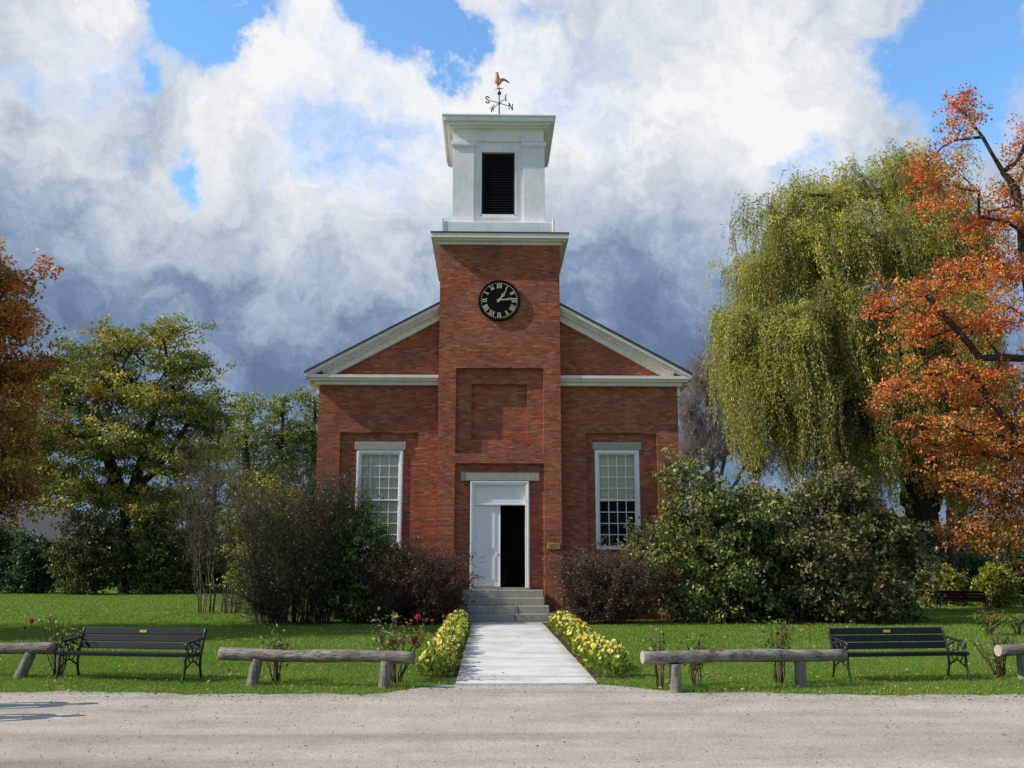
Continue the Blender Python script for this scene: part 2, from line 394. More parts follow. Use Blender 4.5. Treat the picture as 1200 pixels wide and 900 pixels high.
# raking boards, stepped mouldings
for s in (-1, 1):
    xe, xi = (EX0 + .02, TX0 + .001) if s < 0 else (EX1 - .02, TX1 - .001)
    rk = MB()
    for (a, b, y0) in ((.015, .13, 30.1), (.13, .19, 30.16), (.19, .27, 30.24), (.27, .5, 30.36)):
        p = [(xe, RZ(xe) - b), (xi, RZ(xi) - b), (xi, RZ(xi) - a), (xe, RZ(xe) - a)]
        if b > .26:
            xe2 = xe - s * .55; p[0] = (xe2, RZ(xe2) - b); p[3] = (xe2, RZ(xe2) - a)
        rk.prism(p if s < 0 else p[::-1], y0, FY + .02)
    rk.build('rake_board', M['trim'], church)
    hc = MB(); xo = -5.97 if s < 0 else 6.68
    lo, hi = min(xo, xi), max(xo, xi)
    for (z0, z1, y0, ins) in ((7.70, 7.80, 30.13, 0), (7.62, 7.70, 30.2, .1), (7.5, 7.62, 30.32, .3)):
        l2, h2 = (lo + ins, hi) if s < 0 else (lo, hi - ins)
        hc.box(l2, h2, y0, FY + .03, z0, z1)
    hc.build('cornice', M['trim'], church)
    ev = MB(); xw = WX0 if s < 0 else WX1; xo2 = -5.94 if s < 0 else 6.66
    ev.box(min(xo2, xw), max(xo2, xw), FY + .03, BACK, 7.58, 7.80); ev.box(min(xw - .1, xw + .1), max(xw - .1, xw + .1), FY + .03, BACK, 7.2, 7.58)
    ev.build('eave', M['trim'], church)
# tower cornice
tc = MB()
def ring(mb, x0, x1, y0, y1, z0, z1): mb.box(x0, x1, y0, y1, z0, z1)
for z0, z1, o in ((12.2, 12.3, .1), (12.3, 12.36, .22), (12.36, 12.53, .3)):
    ring(tc, TX0 - o, TX1 + o, TY - o, TB + o, z0, z1)
tc.build('cornice', M['trim'], church, bevel=.01)
tr = MB(); tr.box(TX0 - .32, TX1 + .32, TY - .32, TB + .32, 12.53, 12.57); tr.build('cornice_flashing', M['slate'], church)
# belfry
BX0, BX1, BY0, BY1 = -1.27, 1.9, 30.42, 33.6; BXC = (BX0 + BX1) / 2
LV = (-.27, .87, 13.48, 15.75)
bf = MB()
bf.box(BX0 - .29, BX1 + .31, BY0 - .28, BY1 + .28, 12.57, 13.08); bf.box(BX0 - .25, BX1 + .27, BY0 - .24, BY1 + .24, 13.08, 13.11)
for xx in (BX0 - .31, BX1 + .27): bf.box(xx - .035, xx + .045, BY0 - .31, BY0 - .2, 12.575, 13.2)
relief(bf, [BX0 + .1, LV[0], LV[1], BX1 - .1], [13.1, LV[2], LV[3], 16.15], lambda x, z: None if inr(x, LV[0], LV[1]) and inr(z, LV[2], LV[3]) else 0., BY0 + .1, .2)
bf.quad((BX0 + .1, BY1 - .1, 13.1), (BX0 + .1, BY0 + .1, 13.1), (BX0 + .1, BY0 + .1, 16.15), (BX0 + .1, BY1 - .1, 16.15))
bf.quad((BX1 - .1, BY0 + .1, 13.1), (BX1 - .1, BY1 - .1, 13.1), (BX1 - .1, BY1 - .1, 16.15), (BX1 - .1, BY0 + .1, 16.15))
bf.quad((BX1 - .1, BY1 - .1, 13.1), (BX0 + .1, BY1 - .1, 13.1), (BX0 + .1, BY1 - .1, 16.15), (BX1 - .1, BY1 - .1, 16.15))
bf.box(BX0 + .02, BX1 - .02, BY0 + .02, BY1 - .02, 16.15, 16.6)                       # frieze
belfry = bf.build('belfry', M['belfry'], church, bevel=.012)
for x0, x1 in ((BX0, BX0 + .74), (BX1 - .74, BX1)):
    for y0, y1 in ((BY0, BY0 + .74), (BY1 - .74, BY1)):
        p = MB(); p.box(x0, x1, y0, y1, 13.105, 15.9); p.box(x0 - .03, x1 + .03, y0 - .03, y1 + .03, 15.9, 15.96)
        p.box(x0 - .06, x1 + .06, y0 - .06, y1 + .06, 15.96, 16.1); p.build('pilaster', M['belfry'], belfry, bevel=.008)
bc = MB()
for z0, z1, o in ((16.6, 16.66, .1), (16.66, 16.74, .24), (16.74, 16.9, .34), (16.9, 16.96, .38)):
    bc.box(BX0 - o, BX1 + o, BY0 - o, BY1 + o, z0, z1)
bc.build('cornice', M['belfry'], belfry, bevel=.01)
lf = MB(); o = .07
for x0, x1, z0, z1 in ((LV[0] - o, LV[0], LV[2] - o, LV[3] + o), (LV[1], LV[1] + o, LV[2] - o, LV[3] + o), (LV[0], LV[1], LV[3], LV[3] + o), (LV[0] - .03, LV[1] + .03, LV[2] - o - .02, LV[2])):
    lf.box(x0, x1, BY0 + .05, BY0 + .11, z0, z1)
lf.build('louver_frame', M['belfry'], belfry)
lv = MB(); nl = 26
for i in range(nl):
    z = LV[2] + (LV[3] - LV[2]) * (i + .5) / nl; h = .05
    lv.add([(LV[0], BY0 + .1, z - h), (LV[1], BY0 + .1, z - h), (LV[1], BY0 + .22, z + h), (LV[0], BY0 + .22, z + h), (LV[0], BY0 + .1, z - h + .012), (LV[1], BY0 + .1, z - h + .012), (LV[1], BY0 + .22, z + h + .012), (LV[0], BY0 + .22, z + h + .012)],
           [(0, 1, 2, 3), (4, 7, 6, 5), (0, 4, 5, 1), (2, 6, 7, 3), (0, 3, 7, 4), (1, 5, 6, 2)])
lv.box(LV[0], LV[1], BY0 + .26, BY0 + .3, LV[2], LV[3])
for x in (LV[0] + .03, LV[1] - .03): lv.box(x - .03, x + .03, BY0 + .085, BY0 + .1, LV[2], LV[3])
lv.build('louver', M['louver'], belfry)

# clock
CX, CZ, CR = .34, 10.28, .70
ck = MB(); ns = 64
def disc(mb, r0, y0, y1, r1=None):
    r1 = r1 or r0
    v = [(CX + r0 * math.cos(t), y0, CZ + r0 * math.sin(t)) for t in np.linspace(0, 2 * math.pi, ns + 1)[:-1]] + [(CX + r1 * math.cos(t), y1, CZ + r1 * math.sin(t)) for t in np.linspace(0, 2 * math.pi, ns + 1)[:-1]]
    mb.add(v, [tuple(range(ns))] + [(i, i + ns, (i + 1) % ns + ns, (i + 1) % ns) for i in range(ns)])
disc(ck, CR - .06, 29.945, 30.0); 
# raised rim
ro, ri = CR, CR - .06
tt = np.linspace(0, 2 * math.pi, ns + 1)[:-1]
prof = [(ro, 30.0), (ro - .01, 29.93), (ro - .03, 29.915), (ri, 29.925), (ri - .005, 29.946)]
v = [(CX + r * math.cos(t), y, CZ + r * math.sin(t)) for r, y in prof for t in tt]
ck.add(v, [(k * ns + i, k * ns + (i + 1) % ns, (k + 1) * ns + (i + 1) % ns, (k + 1) * ns + i) for k in range(len(prof) - 1) for i in range(ns)])
clock = ck.build('clock', M['black'], church)
def rot_box(mb, ang, u0, u1, r0, r1, y0=29.935, y1=29.944, shear=0.):
    """box in dial coordinates: u across, r outwards at clock angle ang (0 = twelve, clockwise)"""
    c, s = math.cos(ang), math.sin(ang)
    q = [(u0 + shear, r0), (u1 + shear, r0), (u1 - shear, r1), (u0 - shear, r1)]
    P = [(CX + u * c + r * s, CZ - u * s + r * c) for u, r in q]
    mb.add([(x, y0, z) for x, z in P] + [(x, y1, z) for x, z in P], [(0, 1, 2, 3), (0, 4, 5, 1), (1, 5, 6, 2), (2, 6, 7, 3), (3, 7, 4, 0)])
mt = MB()
for i in range(60):
    rot_box(mt, 2 * math.pi * i / 60, -.012, .012, .58, .612)
mt.build('minute_track', M['gold'], clock)
ROM = ['XII', 'I', 'II', 'III', 'IIII', 'V', 'VI', 'VII', 'VIII', 'IX', 'X', 'XI']
for i, t in enumerate(ROM):
    w = {'I': .05, 'V': .085, 'X': .09}; tot = sum(w[c] for c in t); sc = min(1, .2 / tot); nb = MB(); u = -tot * sc / 2; r0, r1 = .425, .565; th = .013
    yy = 0.
    for c in t:
        cw = w[c] * sc; m_ = u + cw / 2; a = 2 * math.pi * i / 12
        if c == 'I': rot_box(nb, a, m_ - th, m_ + th, r0, r1)
        if c == 'V':
            rot_box(nb, a, m_ - th * 1.2, m_ + th * 1.2, r0 + .001, r1, shear=.0) if False else None
            rot_box(nb, a, m_ - cw * .2 - th, m_ - cw * .2 + th, r0, r1, shear=cw * .22); rot_box(nb, a, m_ + cw * .2 - th * .55, m_ + cw * .2 + th * .55, r0, r1, 29.936, 29.9445, shear=-cw * .22)
        if c == 'X':
            rot_box(nb, a, m_ - th, m_ + th, r0, r1, shear=cw * .32); rot_box(nb, a, m_ - th * .55, m_ + th * .55, r0, r1, 29.936, 29.9445, shear=-cw * .32)
        u += cw
    rot_box(nb, a, -tot * sc / 2 + .003, tot * sc / 2 - .003, r0 - .006, r0 + .004, 29.934, 29.943); rot_box(nb, a, -tot * sc / 2 + .003, tot * sc / 2 - .003, r1 - .004, r1 + .006, 29.934, 29.943)
    nb.build('numeral', M['gold'], clock)
def hand(name, ang, ln, w, y):
    h = MB(); a = ang
    rot_box(h, a, -w, w, -.09, ln * .45, y, y + .008); rot_box(h, a, -w * .6, w * .6, ln * .68, ln, y, y + .008)
    rot_box(h, a, -w * 2., -w * .9, ln * .45, ln * .68, y, y + .008); rot_box(h, a, w * .9, w * 2., ln * .45, ln * .68, y, y + .008)
    rot_box(h, a, -w * .9, w * .9, ln * .45, ln * .49, y, y + .008); rot_box(h, a, -w * .9, w * .9, ln * .64, ln * .68, y, y + .008)
    v = [(CX + .045 * math.cos(t), y - .004, CZ + .045 * math.sin(t)) for t in np.linspace(0, 2 * math.pi, 17)[:-1]]; h.add(v, [tuple(range(16))])
    h.build(name, M['gold'], clock)
hand('hour_hand', R(35), .40, .022, 29.905); hand('minute_hand', R(84), .60, .018, 29.885)

# windows
def window(W, half_blind):
    x0, x1, z0, z1 = W; yb = FY + .1
    fr = MB(); f = .11
    for a in ((x0, x0 + f, z0, z1), (x1 - f, x1, z0, z1), (x0 + f, x1 - f, z1 - f, z1), (x0 - .03, x1 + .03, z0 - .07, z0)):
        fr.box(a[0], a[1], yb - .035 if a[3] > z0 else yb - .08, yb + .14, a[2], a[3])
    for a in ((x0 + .02, x0 + f - .035, z0, z1), (x1 - f + .035, x1 - .02, z0, z1)): fr.box(a[0], a[1], yb - .05, yb - .036, a[2], a[3] - .02)
    w = fr.build('window', M['trim'] if False else M['white'], church, bevel=.006)
    zm = (z0 + z1 - f) / 2
    for k, (a, b, yy) in enumerate(((z0, zm + .02, yb + .075), (zm - .02, z1 - f, yb + .035))):
        sa = MB(); s = .045; X0, X1 = x0 + f, x1 - f
        sa.box(X0, X0 + s, yy, yy + .035, a, b); sa.box(X1 - s, X1, yy, yy + .035, a, b); sa.box(X0 + s, X1 - s, yy, yy + .035, b - s, b); sa.box(X0 + s, X1 - s, yy, yy + .035, a, a + s + .01)
        for i in range(1, 4):
            x = X0 + s + (X1 - X0 - 2 * s) * i / 4; sa.box(x - .012, x + .012, yy + .003, yy + .032, a + s, b - s)
        for i in range(1, 4):
            z = a + s + (b - a - 2 * s) * i / 4; sa.box(X0 + s, X1 - s, yy + .006, yy + .03, z - .012, z + .012)
        sa.build('sash', M['white'], w)
        gl = MB(); gl.quad((X0 + s, yy + .018, a + s), (X1 - s, yy + .018, a + s), (X1 - s, yy + .018, b - s), (X0 + s, yy + .018, b - s)); gl.build('glass', M['glass'], w)
    bl = MB(); zb = zm - .03 if half_blind else z0 + .02
    bl.box(x0 + .03, x1 - .03, yb + .19, yb + .2, zb, z1 - .02)
    bl.build('blind', M['blind'], w)
    ln = MB(); ln.box(x0 - .07, x1 + .08, yb - .06, yb + .18, z1 + .003, z1 + .26); ln.build('lintel', M['lintel'], w, bevel=.012)
window(LW, False); window(RW, True)
# doorway
dy = TY + .15
df = MB(); f = .13
df.box(DX0, DX0 + f, dy - .06, dy + .16, 1.0, DZ1); df.box(DX1 - f, DX1, dy - .06, dy + .16, 1.0, DZ1); df.box(DX0 + f, DX1 - f, dy - .06, dy + .16, DZ1 - f, DZ1)
df.box(DX0 + .02, DX0 + .06, dy - .08, dy - .062, 1.0, DZ1 - .02); df.box(DX1 - .06, DX1 - .02, dy - .08, dy - .062, 1.0, DZ1 - .02); df.box(DX0 + .06, DX1 - .06, dy - .08, dy - .062, DZ1 - .06, DZ1 - .02)
df.box(DX0 + f, DX1 - f, dy - .02, dy + .16, 3.57, 3.62)
door = df.build('doorway', M['white'], church, bevel=.006)
tp = MB(); tp.box(DX0 + f, DX1 - f, dy + .05, dy + .09, 3.62, DZ1 - f); tp.box(DX0 + f + .06, DX1 - f - .06, dy + .035, dy + .049, 3.68, DZ1 - f - .06); tp.build('transom_panel', M['white'], door)
DM = .40
def leaf(mb):
    w = DM - DX0 - f; h = 3.57 - 1.02; x0 = DX0 + f
    mb.box(x0, x0 + w, dy + .05, dy + .09, 1.02, 1.02 + h)
    for z0, z1 in ((1.2, 2.0), (2.15, 3.42)):     # raised panels with a sunk border
        mb.box(x0 + .12, x0 + w - .12, dy + .042, dy + .0499, z0, z1); mb.box(x0 + .17, x0 + w - .17, dy + .034, dy + .0419, z0 + .06, z1 - .06)
    mb.box(x0 + w - .025, x0 + w, dy + .03, dy + .0499, 1.02, 1.02 + h)
    return mb
lfm = leaf(MB()); dl = lfm.build('door', M['white'], door)
dl['label'] = 'closed white panelled door leaf'
op = leaf(MB()); hx = DX1 - f
# the right leaf: mirrored, folded back into the dark hall about its hinge
mir = []
for (x, y, z) in op.v:
    xx = (DX0 + f + DX1 - f) - x; rx, ry = xx - hx, y - (dy + .05); a = R(-97)
    mir.append((hx + rx * math.cos(a) - ry * math.sin(a) + .0, dy + .2 + rx * math.sin(a) + ry * math.cos(a), z))
op.v = mir; op.f = [tuple(reversed(q)) for q in op.f]
od = op.build('door', M['white'], door); od['label'] = 'right white door leaf folded open into the dark hall'
kn = MB(); kn.tube([(DM - .07, dy + .045, 2.02), (DM - .07, dy + .0, 2.02)], [.012, .012]); kn.tube([(DM - .07, dy + .005, 2.02), (DM - .07, dy - .01, 2.02), (DM - .07, dy - .03, 2.02), (DM - .07, dy - .045, 2.02)], [.014, .03, .03, .012], 12); kn.build('handle', M['iron'], door)
dlint = MB(); dlint.box(-.88, 1.64, dy - .085, dy + .18, DZ1 + .003, 4.61); dlint.build('lintel', M['lintel'], door, bevel=.012)
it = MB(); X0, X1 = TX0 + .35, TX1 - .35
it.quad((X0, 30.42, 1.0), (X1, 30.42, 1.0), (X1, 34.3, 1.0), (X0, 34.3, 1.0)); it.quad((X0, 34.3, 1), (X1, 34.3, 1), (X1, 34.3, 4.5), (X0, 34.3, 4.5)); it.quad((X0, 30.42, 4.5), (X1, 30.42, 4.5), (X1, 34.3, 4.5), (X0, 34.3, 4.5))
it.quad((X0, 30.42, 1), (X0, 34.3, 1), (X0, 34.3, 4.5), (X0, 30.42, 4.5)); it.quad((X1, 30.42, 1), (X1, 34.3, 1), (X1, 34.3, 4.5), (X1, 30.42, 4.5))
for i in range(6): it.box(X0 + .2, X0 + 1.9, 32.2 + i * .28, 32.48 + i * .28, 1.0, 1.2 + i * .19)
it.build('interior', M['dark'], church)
th = MB(); th.box(DX0, DX1, TY - .06, TY + .3, .94, 1.0); th.build('threshold', M['granite'], church)
# steps
steps = root('stone_steps', 'worn grey granite steps rising from the path to the white door', 'steps', (TXC, 28.4, 0))
for i, (yf, z0, z1, xl, xr) in enumerate(((28.35, 0, .05, -.95, 2.15), (28.6, .05, .27, -.9, 2.03), (28.95, .27, .49, -.85, 1.86), (29.3, .49, .71, -.8, 1.74), (29.63, .71, .935, -.75, 1.72))):
    s = MB(); yb = 29.998
    if i in (1, 2): xm = .72 + .1 * i; s.box(xl, xm - .008, yf, yb, z0, z1 - .004); s.box(xm + .008, xr, yf + .015, yb, z0, z1)
    else: s.box(xl, xr, yf, yb, z0, z1)
    s.build('step', M['granite'], steps, bevel=.018)
# plaque
pl = root('wall_plaque', 'small yellow rectangular plaque screwed to the tower brickwork right of the door', 'sign', (2.06, 29.99, 2.27))
p = MB(); p.box(1.87, 2.27, 29.965, 29.995, 2.19, 2.37); p.build('plate', M['brass'], pl, bevel=.006)
p = MB()
for z, w in ((2.325, .13), (2.28, .15), (2.235, .1)):
    for k in range(9):
        x = 2.07 - w + 2 * w * k / 9; p.box(x, x + 2 * w / 9 * (.55 + .3 * ((k * 7) % 3) / 2), 29.962, 29.9648, z - .011, z + .011)
p.build('lettering', flat('dark_engraving', (.12, .08, .02)), pl)

# weathervane
vx, vy = .345, 32.0
va = root('weather_vane', 'rooster weather vane with compass letters standing on the belfry roof', 'weather vane', (vx, vy, 16.96))
r = MB(); r.tube([(vx, vy, 16.96), (vx, vy, 19.0)], [.03, .02], 10); r.tube([(vx, vy, 16.96), (vx, vy, 17.1), (vx, vy, 17.2)], [.12, .1, .03], 12)
r.build('rod', M['iron'], va)
ZA = 18.38; ns_d = np.array((.86, .5, 0)); ew_d = np.array((.5, -.86, 0))
ar = MB(); ce = np.array((vx, vy, ZA))
ar.tube([ce - ns_d * .4, ce + ns_d * .4], .014, 6); ar.tube([ce - ew_d * .4, ce + ew_d * .4], .014, 6)
ar.tube([ce + (0, 0, -.04), ce + (0, 0, .04)], .035, 8)
ar.build('compass_arms', M['iron'], va)
def strokes(polys, c, d, s, name='letter'):
    b = MB(); d = np.array(d); n = np.array((-d[1], d[0], 0)) * .008
    for pl_ in polys:
        for (a, e, w) in pl_:
            a, e = np.array(a, float), np.array(e, float); t = (e - a) / (np.linalg.norm(e - a) + 1e-9); q = np.array((-t[1], t[0])) * w
            P = [a - q, e - q, e + q, a + q]
            P3 = [c + d * x * s + np.array((0, 0, z * s)) for x, z in P]
            b.add([p_ - n for p_ in P3] + [p_ + n for p_ in P3], [(0, 1, 2, 3), (7, 6, 5, 4), (0, 4, 5, 1), (1, 5, 6, 2), (2, 6, 7, 3), (3, 7, 4, 0)])
    return b.build(name, M['iron'], va)
def poly_(pts, w): return [(pts[i], pts[i + 1], w) for i in range(len(pts) - 1)]
S_ = [poly_([(.33, .3), (.2, .45), (0, .5), (-.22, .42), (-.3, .25), (-.18, .08), (.18, -.08), (.3, -.25), (.22, -.42), (0, -.5), (-.2, -.45), (-.33, -.28)], .085)]
N_ = [[((-.32, -.5), (-.32, .5), .06), ((.32, -.5), (.32, .5), .06), ((-.34, .5), (.34, -.5), .1), ((-.45, .5), (-.2, .5), .04), ((.2, .5), (.45, .5), .04), ((-.45, -.5), (-.2, -.5), .04)]]
E_ = [[((-.25, -.5), (-.25, .5), .08), ((-.28, .47), (.28, .47), .05), ((-.28, -.47), (.28, -.47), .05), ((-.28, 0), (.15, 0), .05)]]
W_ = [[((-.5, .5), (-.25, -.5), .07), ((-.25, -.5), (0, .4), .05), ((0, .4), (.25, -.5), .07), ((.25, -.5), (.5, .5), .05)]]
strokes(S_, ce - ns_d * .5, ns_d, .25); strokes(N_, ce + ns_d * .5, ns_d, .24); strokes(E_, ce + ew_d * .5, ew_d, .24); strokes(W_, ce - ew_d * .5, -ew_d, .24)
gb = MB(); prof = [(.0, -.075), (.045, -.06), (.07, -.03), (.078, 0), (.07, .03), (.045, .06), (.0, .075)]
gv = [(vx + r_ * math.cos(t), vy + r_ * math.sin(t), 18.78 + z) for r_, z in prof for t in np.linspace(0, 2 * math.pi, 13)[:-1]]
gb.add(gv, [(k * 12 + i, k * 12 + (i + 1) % 12, (k + 1) * 12 + (i + 1) % 12, (k + 1) * 12 + i) for k in range(6) for i in range(12)]); gb.build('ball', M['iron'], va, smooth=True)
vb = MB(); vb.tube([(vx - .17, vy, 18.9), (vx - .08, vy, 18.95), (vx, vy, 18.97), (vx + .08, vy, 18.96), (vx + .16, vy, 18.99)], [.006, .016, .02, .016, .006], 6); vb.tube([(vx, vy, 18.84), (vx, vy, 18.97)], .02, 8)
vb.build('perch', M['iron'], va)
rs = MB()
# rooster body: lofted ellipses (x, z, half height/length across, half thickness)
body = [(-.03, 19.1, .03, .02), (-.035, 19.16, .085, .045), (-.03, 19.22, .11, .06), (-.035, 19.29, .105, .058), (-.05, 19.36, .08, .05), (-.06, 19.43, .06, .04), (-.06, 19.49, .048, .034), (-.062, 19.54, .042, .03), (-.065, 19.58, .02, .018)]
bv = []; nb_ = 12
for (x, z, a, b) in body:
    for k in range(nb_):
        t = 2 * math.pi * k / nb_; bv.append((vx + x + a * math.cos(t), vy + b * math.sin(t), z))
rs.add(bv, [(k * nb_ + i, k * nb_ + (i + 1) % nb_, (k + 1) * nb_ + (i + 1) % nb_, (k + 1) * nb_ + i) for k in range(len(body) - 1) for i in range(nb_)])
def plate(mb, pts, th=.016):
    n = len(pts); mb.add([(vx + x, vy - th, z) for x, z in pts] + [(vx + x, vy + th, z) for x, z in pts], [tuple(range(n)), tuple(range(2 * n - 1, n - 1, -1))] + [(i, i + n, (i + 1) % n + n, (i + 1) % n) for i in range(n)])
rs.add([(vx - .1, vy - .015, 19.55), (vx - .1, vy + .015, 19.55), (vx - .1, vy, 19.52), (vx - .155, vy, 19.53)], [(0, 1, 3), (1, 2, 3), (2, 0, 3)])
for x0 in (-.05, .0): rs.tube([(vx + x0, vy, 18.97), (vx + x0 - .01, vy, 19.06), (vx + x0 - .01, vy, 19.14)], [.012, .012, .035], 6)
rs.v = [(vx + (x - vx) * 1.2, y, z) for x, y, z in rs.v]; rs.build('rooster', M['copper'], va, smooth=True)
tl = MB()
for k in range(6):
    p0, p1, p2 = np.array((.0, 19.14 + .012 * k)), np.array((.07 + .022 * k, 19.42 + .035 * (k % 3) - .012 * k)), np.array((.13 + .034 * k, 19.25 - .018 * k)); pts = [p0 * (1 - u) ** 2 + 2 * p1 * u * (1 - u) + p2 * u * u for u in np.linspace(0, 1, 10)]
    tl.tube([(vx + x, vy + .012 * (k - 2.5), z) for x, z in pts], [.03, .036, .038, .038, .036, .034, .03, .025, .018, .006], 6)
tl.v = [(vx + (x - vx) * 1.25, y, z + .02) for x, y, z in tl.v]; tl.build('tail', M['copper'], va, smooth=True)
cb = MB(); plate(cb, [(-.11, 19.57), (-.1, 19.63), (-.085, 19.6), (-.07, 19.645), (-.052, 19.605), (-.03, 19.63), (-.025, 19.56), (-.06, 19.55)], .008); plate(cb, [(-.1, 19.53), (-.085, 19.52), (-.085, 19.46), (-.105, 19.47)], .008)
cb.v = [(vx + (x - vx) * 1.2, y, z) for x, y, z in cb.v]; cb.build('comb', M['copper'], va)

# ------------------------------------------------------------------ benches (local coordinates: x along, -y to the front)
def make_bench(label, slatmat, L_=2.1):
    b = root('park_bench', label, 'bench', (0, 0, 0))
    hl = L_ / 2; tilt = R(16)
    for k in range(5):
        y = -.245 + k * .092; z = .395 - (.012 if k == 2 else 0) - .006 * k
        m = MB(); m.box(-hl, hl, y - .038, y + .038, z, z + .03)
        if k == 0: m.box(-hl - .03, hl + .03, y - .045, y - .0385, z - .022, z + .03)
        m.build('seat_slat', slatmat, b, bevel=.006, local=True)
    for k in range(3):
        s0 = .03 + k * .112; s1 = s0 + .1
        y0, z0 = .20 + s0 * math.sin(tilt), .415 + s0 * math.cos(tilt); y1, z1 = .20 + s1 * math.sin(tilt), .415 + s1 * math.cos(tilt)
        n = (.026 * math.cos(tilt), -.026 * math.sin(tilt)); m = MB()
        P = [(y0, z0), (y1, z1), (y1 + n[0], z1 + n[1]), (y0 + n[0], z0 + n[1])]
        m.add([(-hl, y, z) for y, z in P] + [(hl, y, z) for y, z in P], [(0, 1, 2, 3), (7, 6, 5, 4), (0, 4, 5, 1), (1, 5, 6, 2), (2, 6, 7, 3), (3, 7, 4, 0)])
        m.build('back_slat', slatmat, b, bevel=.006, local=True)
    s = .3; y, z = .20 + s * math.sin(tilt) - .004, .415 + s * math.cos(tilt)
    m = MB(); h = .02
    P = [(y - h * math.sin(tilt) * 1 - .006, z - h), (y + h * math.sin(tilt) - .006, z + h), (y + h * math.sin(tilt) + .002, z + h), (y - h * math.sin(tilt) + .002, z - h)]
    m.add([(-.06, yy, zz) for yy, zz in P] + [(.06, yy, zz) for yy, zz in P], [(0, 1, 2, 3), (7, 6, 5, 4), (0, 4, 5, 1), (1, 5, 6, 2), (2, 6, 7, 3), (3, 7, 4, 0)])
    m.build('plaque', M['brass'], b, local=True)
    for sx in (-1, 1):
        x = sx * (hl - .02); e = MB()
        T = lambda pts, r: e.tube([(x, yy, zz) for yy, zz in pts], r, 7)
        T([(-.34, 0.), (-.32, .05), (-.285, .13), (-.262, .24), (-.265, .33), (-.27, .39)], [.024, .018, .02, .022, .022, .022])      # front leg
        T([(.26, 0.), (.24, .06), (.205, .15), (.19, .26), (.2, .36), (.215, .46), (.25, .58), (.285, .68), (.30, .745), (.318, .755)], [.024, .018, .02, .022, .024, .022, .02, .02, .018, .012])   # rear leg and back stile
        T([(-.28, .375), (-.05, .365), (.2, .37)], .02)                                                    # seat bearer
        T([(.245, .60), (.17, .615), (.05, .60), (-.1, .585), (-.22, .58), (-.275, .555), (-.285, .51), (-.255, .475), (-.225, .495), (-.235, .525)], [.014, .018, .02, .02, .021, .02, .018, .016, .014, .012])  # arm and scroll
        T([(-.262, .39), (-.275, .43), (-.262, .475)], .015)
        for cy_, cz, rr in ((-.14, .46, .065), (-.02, .5, .07), (.1, .46, .065), (.1, .545, .035), (-.14, .545, .03)):
            T([(cy_ + rr * math.cos(t), cz + rr * math.sin(t)) for t in np.linspace(.3, 6.0, 13)], .0105)
        T([(-.25, .2), (-.17, .235), (-.1, .27), (-.035, .295), (.03, .27), (.1, .235), (.185, .2)], .014)   # arched brace
        T([(-.2, .375), (-.16, .31), (-.1, .27)], .011); T([(.13, .37), (.09, .31), (.03, .27)], .011); T([(-.035, .37), (-.035, .295)], .011)
        for yy in (-.34, .26): e.box(x - .03, x + .03, yy - .03, yy + .025, 0, .018)
        e.build('end_frame', M['iron'], b, local=True, smooth=True)
    return b
def place(b, p0, p1, dz=0, flip=False):
    """centre and heading from the two end points of the front feet"""
    d = np.array(p1) - np.array(p0); a = math.atan2(d[1], d[0]); c = (np.array(p0) + np.array(p1)) / 2
    off = .33
    b.location = (c[0] - math.sin(a) * off, c[1] + math.cos(a) * off, dz); b.rotation_euler = (0, 0, a)
b1 = make_bench('long black slatted bench left of the path, between two log rails', M['slat'])
place(b1, (-6.55, 14.95), (-4.48, 14.55))
b2 = copy_tree(b1); b2.scale = (.92, 1, 1); b2['label'] = 'long black slatted bench right of the path, at the end of a log rail'
b1['group'] = b2['group'] = 'black benches facing the road'
place(b2, (5.35, 14.35), (7.32, 14.55))
b3 = make_bench('dark maroon bench standing far back by the trees, seen from behind', M['redslat'], 1.7)
b3.location = (17.55, 35.2, 0); b3.rotation_euler = (0, 0, R(180 - 38))

